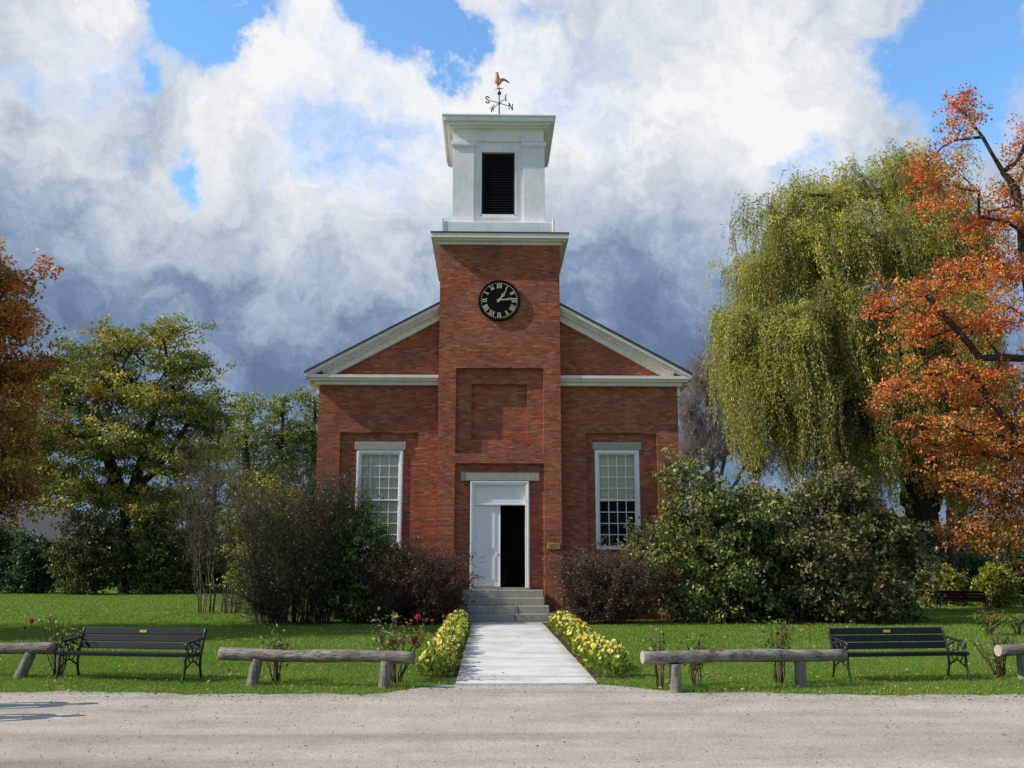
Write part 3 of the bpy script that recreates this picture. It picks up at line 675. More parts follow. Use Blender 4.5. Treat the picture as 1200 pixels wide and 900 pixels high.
# ------------------------------------------------------------------ log rails
def log(mb, a, b, r0, r1, n=14, rough=.05, seed=0):
    rg = np.random.default_rng(seed); a, b = np.array(a, float), np.array(b, float); k = 26
    pts = [a + (b - a) * i / k + np.array((0, .008 * math.sin(i * .45 + seed), .009 * math.sin(i * .33 + 2 * seed))) * (np.linalg.norm(b - a) > 1) for i in range(k + 1)]
    base = len(mb.v); ph = rg.uniform(0, 6.28, 3); rad = [(r0 + (r1 - r0) * i / k) * (1 + rough * (.5 * math.sin(i * .55 + ph[0]) + .35 * math.sin(i * 1.3 + ph[1]))) for i in range(k + 1)]
    mb.tube(pts, rad, n)
    for i in range(base, len(mb.v)):
        v = np.array(mb.v[i]); mb.v[i] = tuple(v + rg.normal(0, rough * .03, 3))
def log_rail(label, A, B, posts, seed, zr=.425, cut=False, rot=False):
    c = (np.array(A) + np.array(B)) / 2
    t = root('log_rail', label, 'log rail', (c[0], c[1], 0), 'log rails along the road edge')
    m = MB(); log(m, A, B, .09, .085, 16, .07, seed); o = m.build('rail', M['log'], t, smooth=True)
    if cut:
        A_, B_ = np.array(A, float), np.array(B, float); u = (A_ - B_) / np.linalg.norm(A_ - B_); m = MB(); m.tube([A_ - u * .003, A_ + u * .006], [.087, .083], 16); m.build('sawn_end', M['cutwood'], t)
    if rot:
        A_, B_ = np.array(A, float), np.array(B, float); m = MB(); u = (B_ - A_) / np.linalg.norm(B_ - A_)
        for q_, w_ in ((.33, .05), (.352, .042), (.375, .05), (.395, .035)):
            c_ = A_ + (B_ - A_) * q_ + np.array((0, -.012, .062)); m.tube([c_ - u * .075, c_ - u * .03, c_ + u * .03, c_ + u * .075], [.012, w_ * .75, w_ * .7, .012], 9)
        m.build('rotten_patch', flat('rusty_rot', (.2, .075, .03), .95, .1), t)
    for pi_, (bx, by, tx, ty) in enumerate(posts):
        m = MB(); log(m, (bx, by, -.05), (tx, ty, zr - .055), .09, .08, 12, .05, seed * 7 + pi_); m.build('post', M['post'], t, smooth=True)
log_rail('grey log rail at the left edge of the view on a leaning post', (-9.3, 15.7, .45), (-6.72, 15.28, .44), [(-7.25, 15.3, -7.1, 15.32), (-9.0, 15.6, -8.95, 15.62)], 3)
log_rail('weathered grey log rail left of the path with roses behind', (-3.93, 14.42, .435), (-1.05, 13.95, .425), [(-3.42, 14.3, -3.36, 14.32), (-1.47, 13.98, -1.44, 13.99)], 4)
log_rail('weathered grey log rail right of the path with a rotten rusty patch on top', (2.15, 13.42, .47), (5.2, 14.05, .44), [(2.6, 13.42, 2.6, 13.46), (4.5, 13.92, 4.5, 13.92)], 5, cut=True, rot=True)
log_rail('dark log rail at the right edge of the view beyond the bench', (7.78, 14.62, .44), (10.6, 15.1, .44), [(8.2, 14.72, 8.2, 14.72), (10.2, 15.05, 10.2, 15.05)], 6, cut=True)

# ------------------------------------------------------------------ vegetation helpers
def unit(v): return v / (np.linalg.norm(v, axis=-1, keepdims=True) + 1e-9)
def kites(P, D, Nn, Ln, Wd):
    S = unit(np.cross(D, Nn)); Ln = np.asarray(Ln)[:, None]; Wd = np.asarray(Wd)[:, None]
    v = np.stack([P, P + D * Ln * .45 + S * Wd * .5, P + D * Ln, P + D * Ln * .45 - S * Wd * .5], 1).reshape(-1, 3)
    return v
def leaves(P, size, cols, aspect=.6, droop=.3, rg=rng, jit=.35):
    n = len(P); D = unit(rg.normal(size=(n, 3)) + np.array((0, 0, -droop))); Nn = unit(rg.normal(size=(n, 3)) * .8 + np.array((0, 0, .6)))
    Ln = size * rg.uniform(1 - jit, 1 + jit, n)
    V = kites(P, D, Nn, Ln, Ln * aspect)
    return V, np.repeat(cols, 4, 0)
def quads(n): return np.arange(4 * n).reshape(n, 4)
def emit(name, V, col, material, parent):
    o0 = origin(parent)
    me = np_mesh(name, V - o0, quads(len(V) // 4), col)
    return link(name, me, material, parent)
def wood(name, A, B, ra, rb, k, material, parent):
    A, B = np.asarray(A, float), np.asarray(B, float); T = unit(B - A)
    up = np.where(np.abs(T[:, 2:3]) < .9, np.array((0, 0, 1.)), np.array((1., 0, 0)))
    a = unit(np.cross(T, up)); b = np.cross(a, T); th = np.arange(k) * 2 * math.pi / k
    off = a[:, None, :] * np.cos(th)[None, :, None] + b[:, None, :] * np.sin(th)[None, :, None]
    r0 = A[:, None, :] + off * np.asarray(ra)[:, None, None]; r1 = B[:, None, :] + T[:, None, :] * (np.asarray(rb)[:, None, None] * .3) + off * np.asarray(rb)[:, None, None]
    V = np.concatenate([r0, r1], 1).reshape(-1, 3); n = len(A); base = (np.arange(n) * 2 * k)[:, None, None]
    i = np.arange(k); f = np.stack([i, (i + 1) % k, (i + 1) % k + k, i + k], 1)[None]
    Q = (base + f).reshape(-1, 4)
    me = np_mesh(name, V - origin(parent), Q); return link(name, me, material, parent, smooth=True)
def skeleton(trunks, targets, rg, step=.6, up=.5, sag=.0):
    """trunks: list of polylines sharing the base; returns nodes, parent index"""
    nodes = []; par = []
    for tl_ in trunks:
        prev = -1
        for i in range(len(tl_) - 1):
            a, b = np.array(tl_[i], float), np.array(tl_[i + 1], float); k = max(1, int(np.linalg.norm(b - a) / step))
            for j in range(k + (1 if i == len(tl_) - 2 else 0)):
                nodes.append(a + (b - a) * j / k + (rg.normal(0, step * .05, 3) if nodes else 0)); par.append(prev); prev = len(nodes) - 1
    T0 = np.array(nodes)
    d0 = np.array([np.min(np.linalg.norm(T0 - t, axis=1)) for t in targets]); order = np.argsort(d0)
    NA = np.zeros((len(nodes) + len(targets) * 14, 3)); n = len(nodes); NA[:n] = T0; dep = np.zeros(len(NA)); par += [0] * (len(NA) - n)
    for ti in order:
        t = targets[ti]; dv = t - NA[:n]; d = np.linalg.norm(dv, axis=1)
        cost = d * (1 + up * np.maximum(0, -dv[:, 2] / (d + 1e-6))) + .25 * dep[:n]
        p = int(np.argmin(cost)); a = NA[p]; L_ = d[p]; k = int(min(12, max(1, L_ / step)))
        mid = (a + t) / 2 + np.array((0, 0, .12 * L_)) + rg.normal(0, .09 * L_, 3); prev = p
        for j in range(1, k + 1):
            u = j / k; q = a * (1 - u) ** 2 + 2 * mid * u * (1 - u) + t * u * u + (rg.normal(0, step * .08, 3) if j < k else 0)
            NA[n] = q; par[n] = prev; dep[n] = dep[prev] + L_ / k; prev = n; n += 1
    return NA[:n], np.array(par[:n])
def radii(nodes, par, rbase, rtip, e=.5):
    n = len(nodes); cnt = np.zeros(n); ch = np.zeros(n, int)
    for i in range(n):
        if par[i] >= 0: ch[par[i]] += 1
    for i in range(n - 1, -1, -1):
        if ch[i] == 0: cnt[i] += 1
        if par[i] >= 0: cnt[par[i]] += cnt[i]
    # parents always come before children in these lists
    r = rtip * cnt ** e; s = max(r.max(), 1e-6)
    return np.where(r > rtip, rtip + (r - rtip) * (rbase - rtip) / max(s - rtip, 1e-6), rtip)
def wood_from(nodes, par, rad, name, material, parent, k=6, minr=0.):
    i = np.where((par >= 0) & (rad >= minr))[0]
    return wood(name, nodes[par[i]], nodes[i], np.minimum(rad[par[i]], rad[i] * 1.5), rad[i], k, material, parent)
def blob_pts(blobs, Y, dens, rg, shell=.55):
    """blobs measured as (px, py, rx, rz, depth) in view angles at distance Y -> points in space"""
    P = []; B = []
    for bi, b in enumerate(blobs):
        px, py, rx, rz, dy_ = b[:5]; Yb = Y + (b[5] if len(b) > 5 else 0)
        c = at(px, py, Yb); sx, sz = rx * Yb / F, rz * Yb / F
        n = max(3, int(dens * (sx * sz * dy_) ** .67))
        d = unit(rg.normal(size=(n, 3))); r = rg.uniform(0, 1, n) ** shell
        P.append(c + d * r[:, None] * np.array((sx, dy_, sz))); B += [bi] * n
    return np.concatenate(P), np.array(B)
def pick(pal, n, rg):
    w = np.array([p[0] for p in pal], float); i = rg.choice(len(pal), n, p=w / w.sum()); return np.array([p[1] for p in pal])[i]
def crown_leaves(targets, per, spread, size, pal, rg, aspect=.6, flat_=.65, cj=.25, tint=None):
    n = len(targets); P = np.repeat(targets, per, 0)
    # sub-twigs: several tight tufts per target so that the crown has clumps and gaps
    tufts = 5; off = rg.normal(0, 1, (n, tufts, 3)) * np.array((spread, spread, spread * flat_)); ti = rg.integers(0, tufts, (n, per))
    P = P + np.take_along_axis(off, ti[:, :, None].repeat(3, 2), 1).reshape(-1, 3) + rg.normal(0, 1, (n * per, 3)) * np.array((spread, spread, spread * flat_)) * .38
    cc = np.repeat(pick(pal, n, rg), per, 0); c2 = pick(pal, n * per, rg)
    col = (cc * .65 + c2 * .35) * 1.4
    if tint is not None: col = tint(P, col)
    col = col * rg.uniform(1 - cj, 1 + cj, (len(P), 1)) * np.repeat(rg.uniform(.8, 1.2, (n, 1)), per, 0)
    return leaves(P, size, np.clip(col, .004, .9), aspect, .35, rg)
def tree(name, label, cat, base, trunks, blobs, Y, dens, per, spread, size, pal, rb, rt, seed, group=None, bark='bark', step=.6, lm='leaf', extra=None, aspect=.6, shell=.55, tint=None, leafprob=1., e=.5, flat_=.65, twigs=0):
    rg = np.random.default_rng(seed)
    t = root(name, label, cat, tuple(base), group)
    T, B = blob_pts(blobs, Y, dens, rg, shell)
    nodes, par = skeleton(trunks, T, rg, step)
    rad = radii(nodes, par, rb, rt, e)
    wood_from(nodes, par, rad, 'trunk', M[bark], t)
    if twigs:
        q = np.repeat(T, twigs, 0); d = unit(rg.normal(size=q.shape) * (.55, .55, .4) + (0, 0, .9)); ln = rg.uniform(.5, 1.7, (len(q), 1)) * (.35 if per else 1.); m_ = q + d * ln * .5; e_ = m_ + unit(d + rg.normal(0, .3, d.shape)) * ln * .5
        o_ = np.full(len(q), .011); wood('twigs', np.concatenate([q, m_]), np.concatenate([m_, e_]), np.concatenate([o_, o_ * .7]), np.concatenate([o_ * .7, o_ * .4]), 3, M['twig' if per else 'paletwig'], t)
    if per:
        Tl = T[rg.uniform(size=len(T)) < leafprob]
        V, c = crown_leaves(Tl, per, spread, size, pal, rg, aspect, flat_, tint=tint)
        emit('crown', V, c, M[lm], t)
    return t

# ------------------------------------------------------------------ trees
O1, O2, O3, O4 = (.36, .085, .022), (.42, .14, .025), (.38, .2, .035), (.22, .05, .02)
G1, G2, G3 = (.05, .075, .015), (.085, .11, .02), (.15, .16, .03)
def px_trunk(pts, Y): return [at(px, py, Y + dyy) for px, py, dyy in pts]
def grounded(x, y): return np.array((x, y, -.1))

# left maple, at the frame edge
b = at(-70, 690, 24); b[2] = 0
bl = [(-8, 325, 36, 42, 1.6), (-45, 350, 70, 80, 2.6), (14, 380, 32, 26, 1.2), (14, 435, 32, 30, 1.3), (-30, 440, 60, 60, 2.4), (8, 500, 34, 40, 1.6), (-48, 520, 70, 60, 2.6), (2, 565, 36, 34, 1.6), (-50, 590, 70, 25, 2.2), (-140, 380, 80, 90, 2.8), (-140, 520, 80, 80, 3.), (-90, 280, 50, 45, 2.4), (-230, 400, 90, 110, 3.4), (-210, 540, 80, 80, 3.4), (-300, 480, 80, 120, 3.4)]
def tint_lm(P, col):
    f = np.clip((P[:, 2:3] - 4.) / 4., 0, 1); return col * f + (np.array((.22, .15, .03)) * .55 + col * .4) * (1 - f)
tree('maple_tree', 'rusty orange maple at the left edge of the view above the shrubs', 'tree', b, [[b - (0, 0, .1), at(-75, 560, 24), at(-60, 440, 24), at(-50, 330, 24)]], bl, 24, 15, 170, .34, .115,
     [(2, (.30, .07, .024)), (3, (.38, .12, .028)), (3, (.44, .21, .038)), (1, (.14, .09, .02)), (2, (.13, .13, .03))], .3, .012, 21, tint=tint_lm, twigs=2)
# tall dark tree filling the bed behind it is left open: sky shows through

# honey locust
b = at(146, 690, 58); b[2] = 0
bl = [(205, 392, 30, 14, 3.), (150, 405, 48, 22, 3.5), (95, 420, 40, 24, 3.5), (222, 430, 36, 20, 3.5), (60, 455, 40, 30, 4), (130, 455, 60, 32, 4.5), (200, 470, 60, 34, 4.5), (240, 490, 26, 22, 3.5), (90, 510, 55, 36, 4.5), (160, 525, 60, 34, 4.5), (225, 535, 40, 30, 4), (60, 565, 40, 34, 4), (120, 580, 55, 30, 4.5), (195, 585, 45, 28, 4.), (30, 520, 40, 40, 4.)]
tree('locust_tree', 'broad yellow-green locust tree with a dark forked trunk rising behind the left shrubs', 'tree', b,
     [[b - (0, 0, .1), at(146, 620, 58), at(150, 590, 58), at(168, 530, 58), at(180, 470, 58)], [at(148, 600, 58), at(128, 540, 58.6), at(105, 490, 58.6)], [at(152, 585, 58), at(205, 520, 57.5), at(225, 490, 57.5)]],
     bl, 58, 6., 165, .62, .2, [(3, (.10, .125, .028)), (3, (.16, .18, .04)), (2, (.30, .27, .055)), (1, (.46, .33, .06)), (1, (.07, .085, .02))], .42, .026, 22, step=1.0, aspect=.5, flat_=.42, twigs=3)
# poplars beyond
for i, (px, top, w, lab) in enumerate(((287, 466, 26, 'pale green poplar beyond the lawn, nearest the yellow-green locust'), (328, 460, 24, 'pale green poplar beyond the lawn, middle one of three'), (366, 456, 26, 'pale green poplar beyond the lawn, closest to the brick wall'))):
    b = at(px, 690, 76 + 2 * i); b[2] = 0; Yp = 76 + 2 * i
    bl = [(px, top + 20, w * .7, 20, 2), (px - 8, top + 55, w * .9, 28, 2.4), (px + 8, top + 90, w, 32, 2.6), (px - 4, top + 135, w * 1.1, 34, 2.6), (px + 4, top + 175, w * 1.1, 30, 2.6)]
    tree('poplar_tree', lab, 'tree', b, [[b - (0, 0, .1), at(px, 600, Yp), at(px + 3, top + 15, Yp)]], bl, Yp, 6., 105, .6, .24, [(3, (.16, .185, .06)), (2, (.24, .25, .085)), (2, (.10, .12, .04)), (1, (.28, .25, .09))], .4, .03, 30 + i, 'poplars beyond the lawn', step=1.2)
b = at(245, 690, 66); b[2] = 0
tree('bare_tree', 'thin half-bare tree between the locust and the poplars', 'tree', b, [[b - (0, 0, .1), at(250, 590, 66), at(258, 500, 66)]], [(262, 520, 26, 40, 2.5), (240, 560, 24, 40, 2.5), (275, 575, 22, 30, 2.)], 66, 9, 8, .5, .22, [(1, (.12, .1, .05))], .2, .016, 36, bark='greybark', step=.9, twigs=8)
# bare tree right of the church
b = at(842, 690, 58); b[2] = 0
tree('bare_tree', 'leafless grey tree rising between the church and the willow', 'tree', b,
     [[b - (0, 0, .1), at(838, 600, 58), at(832, 520, 58), at(824, 440, 58)], [at(838, 600, 58), at(850, 530, 58), at(862, 460, 58)], [at(838, 600, 58), at(812, 540, 58), at(806, 480, 58)], [at(838, 600, 58), at(872, 550, 58), at(890, 510, 58)]],
     [(824, 450, 16, 34, 1.6), (805, 490, 12, 40, 1.5), (850, 470, 20, 36, 1.6), (875, 510, 18, 34, 1.6), (830, 520, 36, 36, 2.), (890, 545, 20, 24, 1.6), (806, 545, 10, 22, 1.)], 58, 60, 0, .5, .2, None, .13, .012, 37, bark='palebark', step=.6, twigs=11)

# willow
def willow():
    rg = np.random.default_rng(41); Y = 44
    b = at(1092, 690, Y); b[2] = 0
    t = root('willow_tree', 'huge yellow-green weeping willow with hanging curtains of leaves behind the right hedge', 'tree', tuple(b))
    bl = [(905, 255, 34, 16, 2.), (955, 228, 44, 18, 2.5), (1015, 212, 50, 18, 3.), (1080, 205, 44, 18, 3.), (1110, 250, 40, 30, 3.),
          (880, 320, 26, 30, 2.2), (930, 300, 54, 36, 3.4), (1000, 280, 60, 40, 4.), (1070, 280, 55, 40, 4.),
          (858, 380, 18, 22, 1.8), (905, 390, 50, 40, 3.4), (975, 380, 60, 45, 4.), (1045, 370, 50, 45, 4.), (880, 450, 30, 22, 2.4), (945, 470, 50, 30, 3.4), (1020, 460, 40, 36, 3.5), (1100, 380, 50, 60, 4.)]
    bl += [(1120, 310, 36, 40, 3.), (1075, 470, 34, 30, 3.), (1115, 500, 30, 36, 3.), (1000, 530, 36, 14, 3.)]
    T, B = blob_pts(bl, Y, 7.2, rg, .45)
    trunks = [[b - (0, 0, .1), at(1086, 640, Y), at(1078, 590, Y), at(1068, 540, Y), at(1040, 470, Y), at(1000, 380, Y), at(960, 300, Y)], [at(1078, 590, Y), at(1092, 520, Y + 1), at(1080, 420, Y + 1), at(1060, 300, Y + 1), at(1040, 230, Y + 1)], [at(1068, 540, Y), at(1010, 490, Y - 1), at(930, 420, Y - 1), at(890, 370, Y - 1)]]
    nodes, par = skeleton(trunks, T, rg, .7); rad = radii(nodes, par, .95, .02, .5)
    wood_from(nodes, par, rad, 'trunk', M['bark'], t, 8)
    PP, DD, CC, SA, SB = [], [], [], [], []
    cx = T.mean(0)
    for i, s in enumerate(T):
        outer = unit((s - cx) * np.array((1, 1, .3)))
        L0 = rg.uniform(1.8, 5.6) if s[2] < 15 else rg.uniform(1.2, 3.4); tone = rg.uniform(.6, 1.35); ph0 = rg.uniform(0, 6.28); o0 = rg.normal(0, .4, 3)
        for k in range(20):
            st = s + rg.normal(0, .3, 3); base_l = L0 * rg.uniform(.55, 1.1)
            ln = min(base_l, max(.9, st[2] - rg.uniform(3.4, 6.5))); out = outer + o0 + rg.normal(0, .2, 3); out[2] = abs(out[2]) * .4
            o_l = rg.uniform(.2, .75); n = int(ln / .055); u = np.linspace(0, 1, n)
            ph = ph0 + rg.normal(0, .5); sway = rg.uniform(.04, .16) * ln
            pts = st + out[None] * (o_l * (1 - np.exp(-3 * u)))[:, None] + np.stack([np.sin(u * 3 + ph) * sway * u + .1 * ln * u * u, np.cos(u * 2.4 + ph) * sway * u, .3 * np.sin(np.minimum(u * 6, 3.14)) * o_l - ln * u ** 1.15], 1)
            PP.append(pts + rg.normal(0, .06, (n, 3))); base_c = pick([(3, (.33, .335, .085)), (3, (.42, .41, .10)), (2, (.54, .48, .12)), (2, (.20, .225, .06)), (1, (.58, .45, .10))], 1, rg)
            CC.append(np.repeat(base_c, n, 0) * tone * rg.uniform(.85, 1.15)); tg = np.gradient(pts, axis=0); DD.append(tg)
            j = np.arange(0, n - 5, 5); SA.append(pts[j]); SB.append(pts[j + 5])
    P = np.concatenate(PP); D = unit(unit(np.concatenate(DD)) + rg.normal(0, .38, P.shape)); col = np.concatenate(CC) * rg.uniform(.7, 1.3, (len(P), 1))
    Ln = rg.uniform(.08, .19, len(P)); V = kites(P, D, unit(rg.normal(size=P.shape)), Ln, Ln * .3)
    V2, c2 = crown_leaves(T, 150, .55, .15, [(3, (.25, .265, .07)), (2, (.33, .335, .085)), (1, (.42, .36, .08))], rg, .35, .6)
    emit('crown', np.concatenate([V, V2]), np.concatenate([np.repeat(np.clip(col * 1.1, .004, .9), 4, 0), c2]), M['willow'], t)
    A, Bq = np.concatenate(SA), np.concatenate(SB); r_ = np.full(len(A), .007); wood('hanging_twigs', A, Bq, r_, r_ * .8, 3, M['twig'], t)
willow()
# right maple
b = at(1225, 690, 33); b[2] = 0
bl = [(1132, 128, 34, 16, 1.2), (1125, 165, 20, 14, 1.), (1082, 205, 30, 20, 1.4), (1110, 235, 34, 20, 1.4), (1160, 262, 30, 24, 1.5), (1195, 215, 22, 30, 1.4), (1055, 350, 40, 20, 1.5), (1110, 325, 44, 22, 1.7), (1175, 320, 44, 26, 1.8), (1085, 385, 44, 20, 1.6), (1150, 380, 50, 26, 2.), (1035, 470, 28, 15, 1.3), (1090, 440, 40, 22, 1.8), (1160, 450, 50, 30, 2.),
      (1095, 500, 40, 26, 1.8), (1150, 520, 50, 34, 2.2), (1200, 500, 40, 40, 2.), (1110, 560, 36, 26, 1.8), (1165, 585, 44, 30, 2.), (1205, 570, 30, 30, 2.), (1140, 625, 34, 18, 1.6), (1190, 640, 34, 24, 1.8), (1260, 260, 60, 60, 2.6), (1280, 400, 80, 80, 3.), (1280, 540, 80, 70, 3.), (1240, 150, 40, 40, 2.)]
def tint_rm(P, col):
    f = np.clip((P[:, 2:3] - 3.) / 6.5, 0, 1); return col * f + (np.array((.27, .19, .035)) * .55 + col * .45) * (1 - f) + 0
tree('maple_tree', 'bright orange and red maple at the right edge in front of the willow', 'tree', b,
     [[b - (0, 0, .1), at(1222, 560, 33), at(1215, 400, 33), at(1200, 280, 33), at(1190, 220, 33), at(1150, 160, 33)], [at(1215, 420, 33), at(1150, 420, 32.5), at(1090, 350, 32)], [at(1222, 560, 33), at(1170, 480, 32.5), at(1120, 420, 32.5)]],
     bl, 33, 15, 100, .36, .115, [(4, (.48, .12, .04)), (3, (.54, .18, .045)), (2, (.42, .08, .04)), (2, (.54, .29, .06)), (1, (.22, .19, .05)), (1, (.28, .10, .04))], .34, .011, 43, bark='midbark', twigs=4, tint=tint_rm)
# trunks of trees behind the far bench
for px, w, Yt, lab in ((1113, 9, 46, 'slim brown tree trunk behind the far bench, left of a pair'), (1128, 11, 47, 'thicker brown tree trunk behind the far bench, right of a pair'), (1172, 8, 52, 'grey tree trunk standing in green undergrowth at the right edge')):
    b = at(px, 690, Yt); b[2] = 0
    tree('park_tree', lab, 'tree', b, [[b - (0, 0, .1), at(px, 640, Yt), at(px + 3, 560, Yt), at(px + 6, 480, Yt)]], [(px, 530, 60, 40, 3.), (px + 10, 470, 60, 45, 3.)], Yt, 4, 110, .5, .17, [(2, O3), (1, O2), (2, G2), (1, G1)], w * Yt / F * .55, .02, 50 + px, 'trees behind the far bench', bark='greybark', step=.9)

# ------------------------------------------------------------------ shrubs
def dome_pts(n, c, rx, ry, h, rg, lo=.0, shell=.45):
    d = unit(rg.normal(size=(n, 3))); d[:, 2] = np.abs(d[:, 2]); r = rg.uniform(0, 1, n) ** shell
    zz = rg.uniform(0, 1, n) ** .9; a = rg.uniform(0, 6.28, n); rr = np.sqrt(1 - zz ** 3.2); edge = rg.uniform(size=n) < .5
    P = np.stack([np.cos(a) * rr * r, np.sin(a) * rr * r, zz], 1); P = np.where((rg.uniform(size=n) < .25)[:, None], d * np.maximum(r, .8)[:, None], P); lump = 1 + .14 * np.sin(P[:, :1] * 7 + c[0]) * np.cos(P[:, 2:3] * 6 + c[1]) + .1 * np.sin(P[:, 2:3] * 11 + P[:, :1] * 5)
    P = P * lump * np.array((rx, ry, h - lo)); P[:, 2] += lo
    # wider at the belly than at the ground
    k = np.clip(P[:, 2:3] / (h * .35), 0, 1); P[:, :2] *= (.72 + .28 * k)
    return P + np.array((c[0], c[1], 0))
def leafy_shrub(label, c, rx, ry, h, n, per, spread, size, pal, seed, name='leafy_shrub', lm='gloss', group=None, lo=.15, stems=14, aspect=.6, tint=None, bark='bark', rt=.008, cat='shrub', shell=.45):
    rg = np.random.default_rng(seed); t = root(name, label, cat, (c[0], c[1], 0), group)
    T = dome_pts(n, c, rx, ry, h, rg, lo, shell)
    tr_ = []
    for k in range(stems):
        a = rg.uniform(0, 6.28); q = rg.uniform(.15, .5); x, y = c[0] + rx * .22 * math.cos(a), c[1] + ry * .22 * math.sin(a)
        tr_.append([(x, y, -.05), (x + rx * q * .4 * math.cos(a), y + ry * q * .4 * math.sin(a), h * .25), (c[0] + rx * q * math.cos(a), c[1] + ry * q * math.sin(a), h * rg.uniform(.45, .75))])
    nodes, par = skeleton(tr_, T, rg, .35); rad = radii(nodes, par, .05, rt, .5); wood_from(nodes, par, rad, 'stems', M[bark], t, 4)
    V, cc = crown_leaves(T, per, spread, size, pal, rg, aspect, .8, tint=tint); V[:, 2] = np.maximum(V[:, 2], .01)
    emit('foliage', V, cc, M[lm], t); return t
HG = [(3, (.045, .065, .018)), (3, (.095, .115, .032)), (3, (.17, .185, .058)), (2, (.28, .28, .10)), (1, (.08, .05, .025))]
leafy_shrub('tall glossy olive-green shrub beside the right corner of the church', (7.2, 29.2), 2.85, 1.8, 4.35, 660, 56, .2, .125, HG, 61, group='big rounded shrubs right of the church')
leafy_shrub('shorter olive shrub tucked behind and between the two tall shrubs by the church', (9.1, 30.6), 1.6, 1.2, 4.15, 300, 52, .2, .125, HG, 66, group='big rounded shrubs right of the church')
leafy_shrub('tall dark shrub with brownish leaves right of the glossy one, behind the right bench', (10.9, 29.0), 2.95, 1.9, 4.25, 680, 54, .2, .125, [(3, (.045, .058, .018)), (3, (.085, .09, .03)), (2, (.15, .145, .055)), (1, (.25, .22, .10)), (1, (.15, .07, .04))], 62, group='big rounded shrubs right of the church')
leafy_shrub('slender green shrub under the left church window', (-3.95, 28.8), 1.35, 1.0, 3.55, 300, 70, .17, .085, [(3, (.055, .10, .022)), (2, (.09, .145, .03)), (1, (.16, .21, .045)), (2, (.035, .06, .016))], 63)
leafy_shrub('yellow-green leafy shrub behind the bare stems left of the church', at(318, 690, 33.5), 1.75, 1.2, 4.7, 170, 46, .22, .1, [(2, (.15, .18, .03)), (2, (.23, .23, .04)), (2, (.09, .115, .025)), (1, (.32, .28, .05))], 64, lo=.8, lm='leaf', shell=.6)
# twiggy shrubs
def twig_shrub(label, c, rx, ry, h, nst, nb, seed, material, leafn=0, lsize=.05, pal=None, rstem=.016, name='twiggy_shrub', arch=.5, group=None, basew=.18, low=.0, sub=6, skirt=0.):
    rg = np.random.default_rng(seed); t = root(name, label, 'shrub', (c[0], c[1], 0), group); A, B, ra, rb, LP = [], [], [], [], []
    for s in range(nst):
        a = rg.uniform(0, 6.28); q = math.sqrt(rg.uniform(0, 1)); p = np.array((c[0] + rx * basew * q * math.cos(a), c[1] + ry * basew * q * math.sin(a), -.03))
        hh = h * (rg.uniform(.6, 1.) if rg.uniform() > skirt else rg.uniform(.12, .5)) * (1 - .3 * q * arch); e = np.array((c[0] + rx * q * math.cos(a), c[1] + ry * q * math.sin(a), hh)); n = 10
        mid = (p + e) / 2 + np.array((0, 0, .25 * hh)) - .15 * (np.array((e[0] - p[0], e[1] - p[1], 0)))
        pts = [p * (1 - u) ** 2 + 2 * mid * u * (1 - u) + e * u * u + rg.normal(0, .02 * h / 3, 3) * (u > 0) for u in np.linspace(0, 1, n + 1)]
        for i in range(n):
            r0, r1 = rstem * (1 - .85 * i / n), rstem * (1 - .85 * (i + 1) / n); A.append(pts[i]); B.append(pts[i + 1]); ra.append(r0); rb.append(r1)
        for k in range(nb):
            i = int(rg.integers(2 if low == 0 else 1, n)); f = rg.uniform(); q0 = pts[i] * (1 - f) + pts[i + 1] * f; d = unit(unit(pts[i + 1] - pts[i]) * .9 + rg.normal(0, .55, 3)); ln = h * rg.uniform(.08, .24)
            q1 = q0 + d * ln * .5; q2 = q1 + unit(d + np.array((0, 0, .25 - arch * .5)) + rg.normal(0, .2, 3)) * ln * .5; r = rstem * .38
            if q2[2] < .03: continue
            A += [q0, q1]; B += [q1, q2]; ra += [r, r * .7]; rb += [r * .7, r * .35]
            for m in range(sub):
                g_ = q0 + (q1 - q0) * rg.uniform() if m % 2 else q1 + (q2 - q1) * rg.uniform(); e2 = g_ + unit(d + rg.normal(0, .8, 3)) * ln * rg.uniform(.2, .45); A.append(g_); B.append(e2); ra.append(r * .45); rb.append(r * .2); LP.append((g_, e2))
    wood('stems', A, B, np.array(ra), np.array(rb), 3, M[material], t)
    if leafn:
        LPa = np.array([x[0] for x in LP]); LPb = np.array([x[1] for x in LP]); i = rg.integers(0, len(LP), leafn); u = rg.uniform(0, 1, (leafn, 1)); P = LPa[i] * (1 - u) + LPb[i] * u + rg.normal(0, .015, (leafn, 3))
        P[:, 2] = np.maximum(P[:, 2], .02); col = pick(pal, leafn, rg) * rg.uniform(.7, 1.3, (leafn, 1)); V, cc = leaves(P, lsize, col, .55, .2, rg); emit('foliage', V, cc, M['leaf'], t)
    return t
BB = [(3, (.095, .055, .038)), (3, (.15, .095, .062)), (2, (.04, .035, .018)), (1, (.13, .08, .05)), (1, (.05, .07, .02))]
twig_shrub('dense dark brown barberry bush left of the door steps', (-2.15, 28.1), 2.0, 1.15, 2.45, 115, 26, 71, 'redtwig', 36000, .055, BB, .011, 'barberry_bush', .75, 'barberry bushes flanking the steps', .45, 1, skirt=.3)
twig_shrub('dense purple-brown barberry bush right of the door steps', (3.5, 28.3), 1.75, 1.1, 2.42, 90, 26, 72, 'redtwig', 26000, .055, [(3, (.135, .072, .055)), (3, (.20, .12, .09)), (2, (.095, .075, .042)), (1, (.26, .18, .12)), (1, (.11, .15, .04))], .011, 'barberry_bush', .75, 'barberry bushes flanking the steps', .45, 1, skirt=.3)
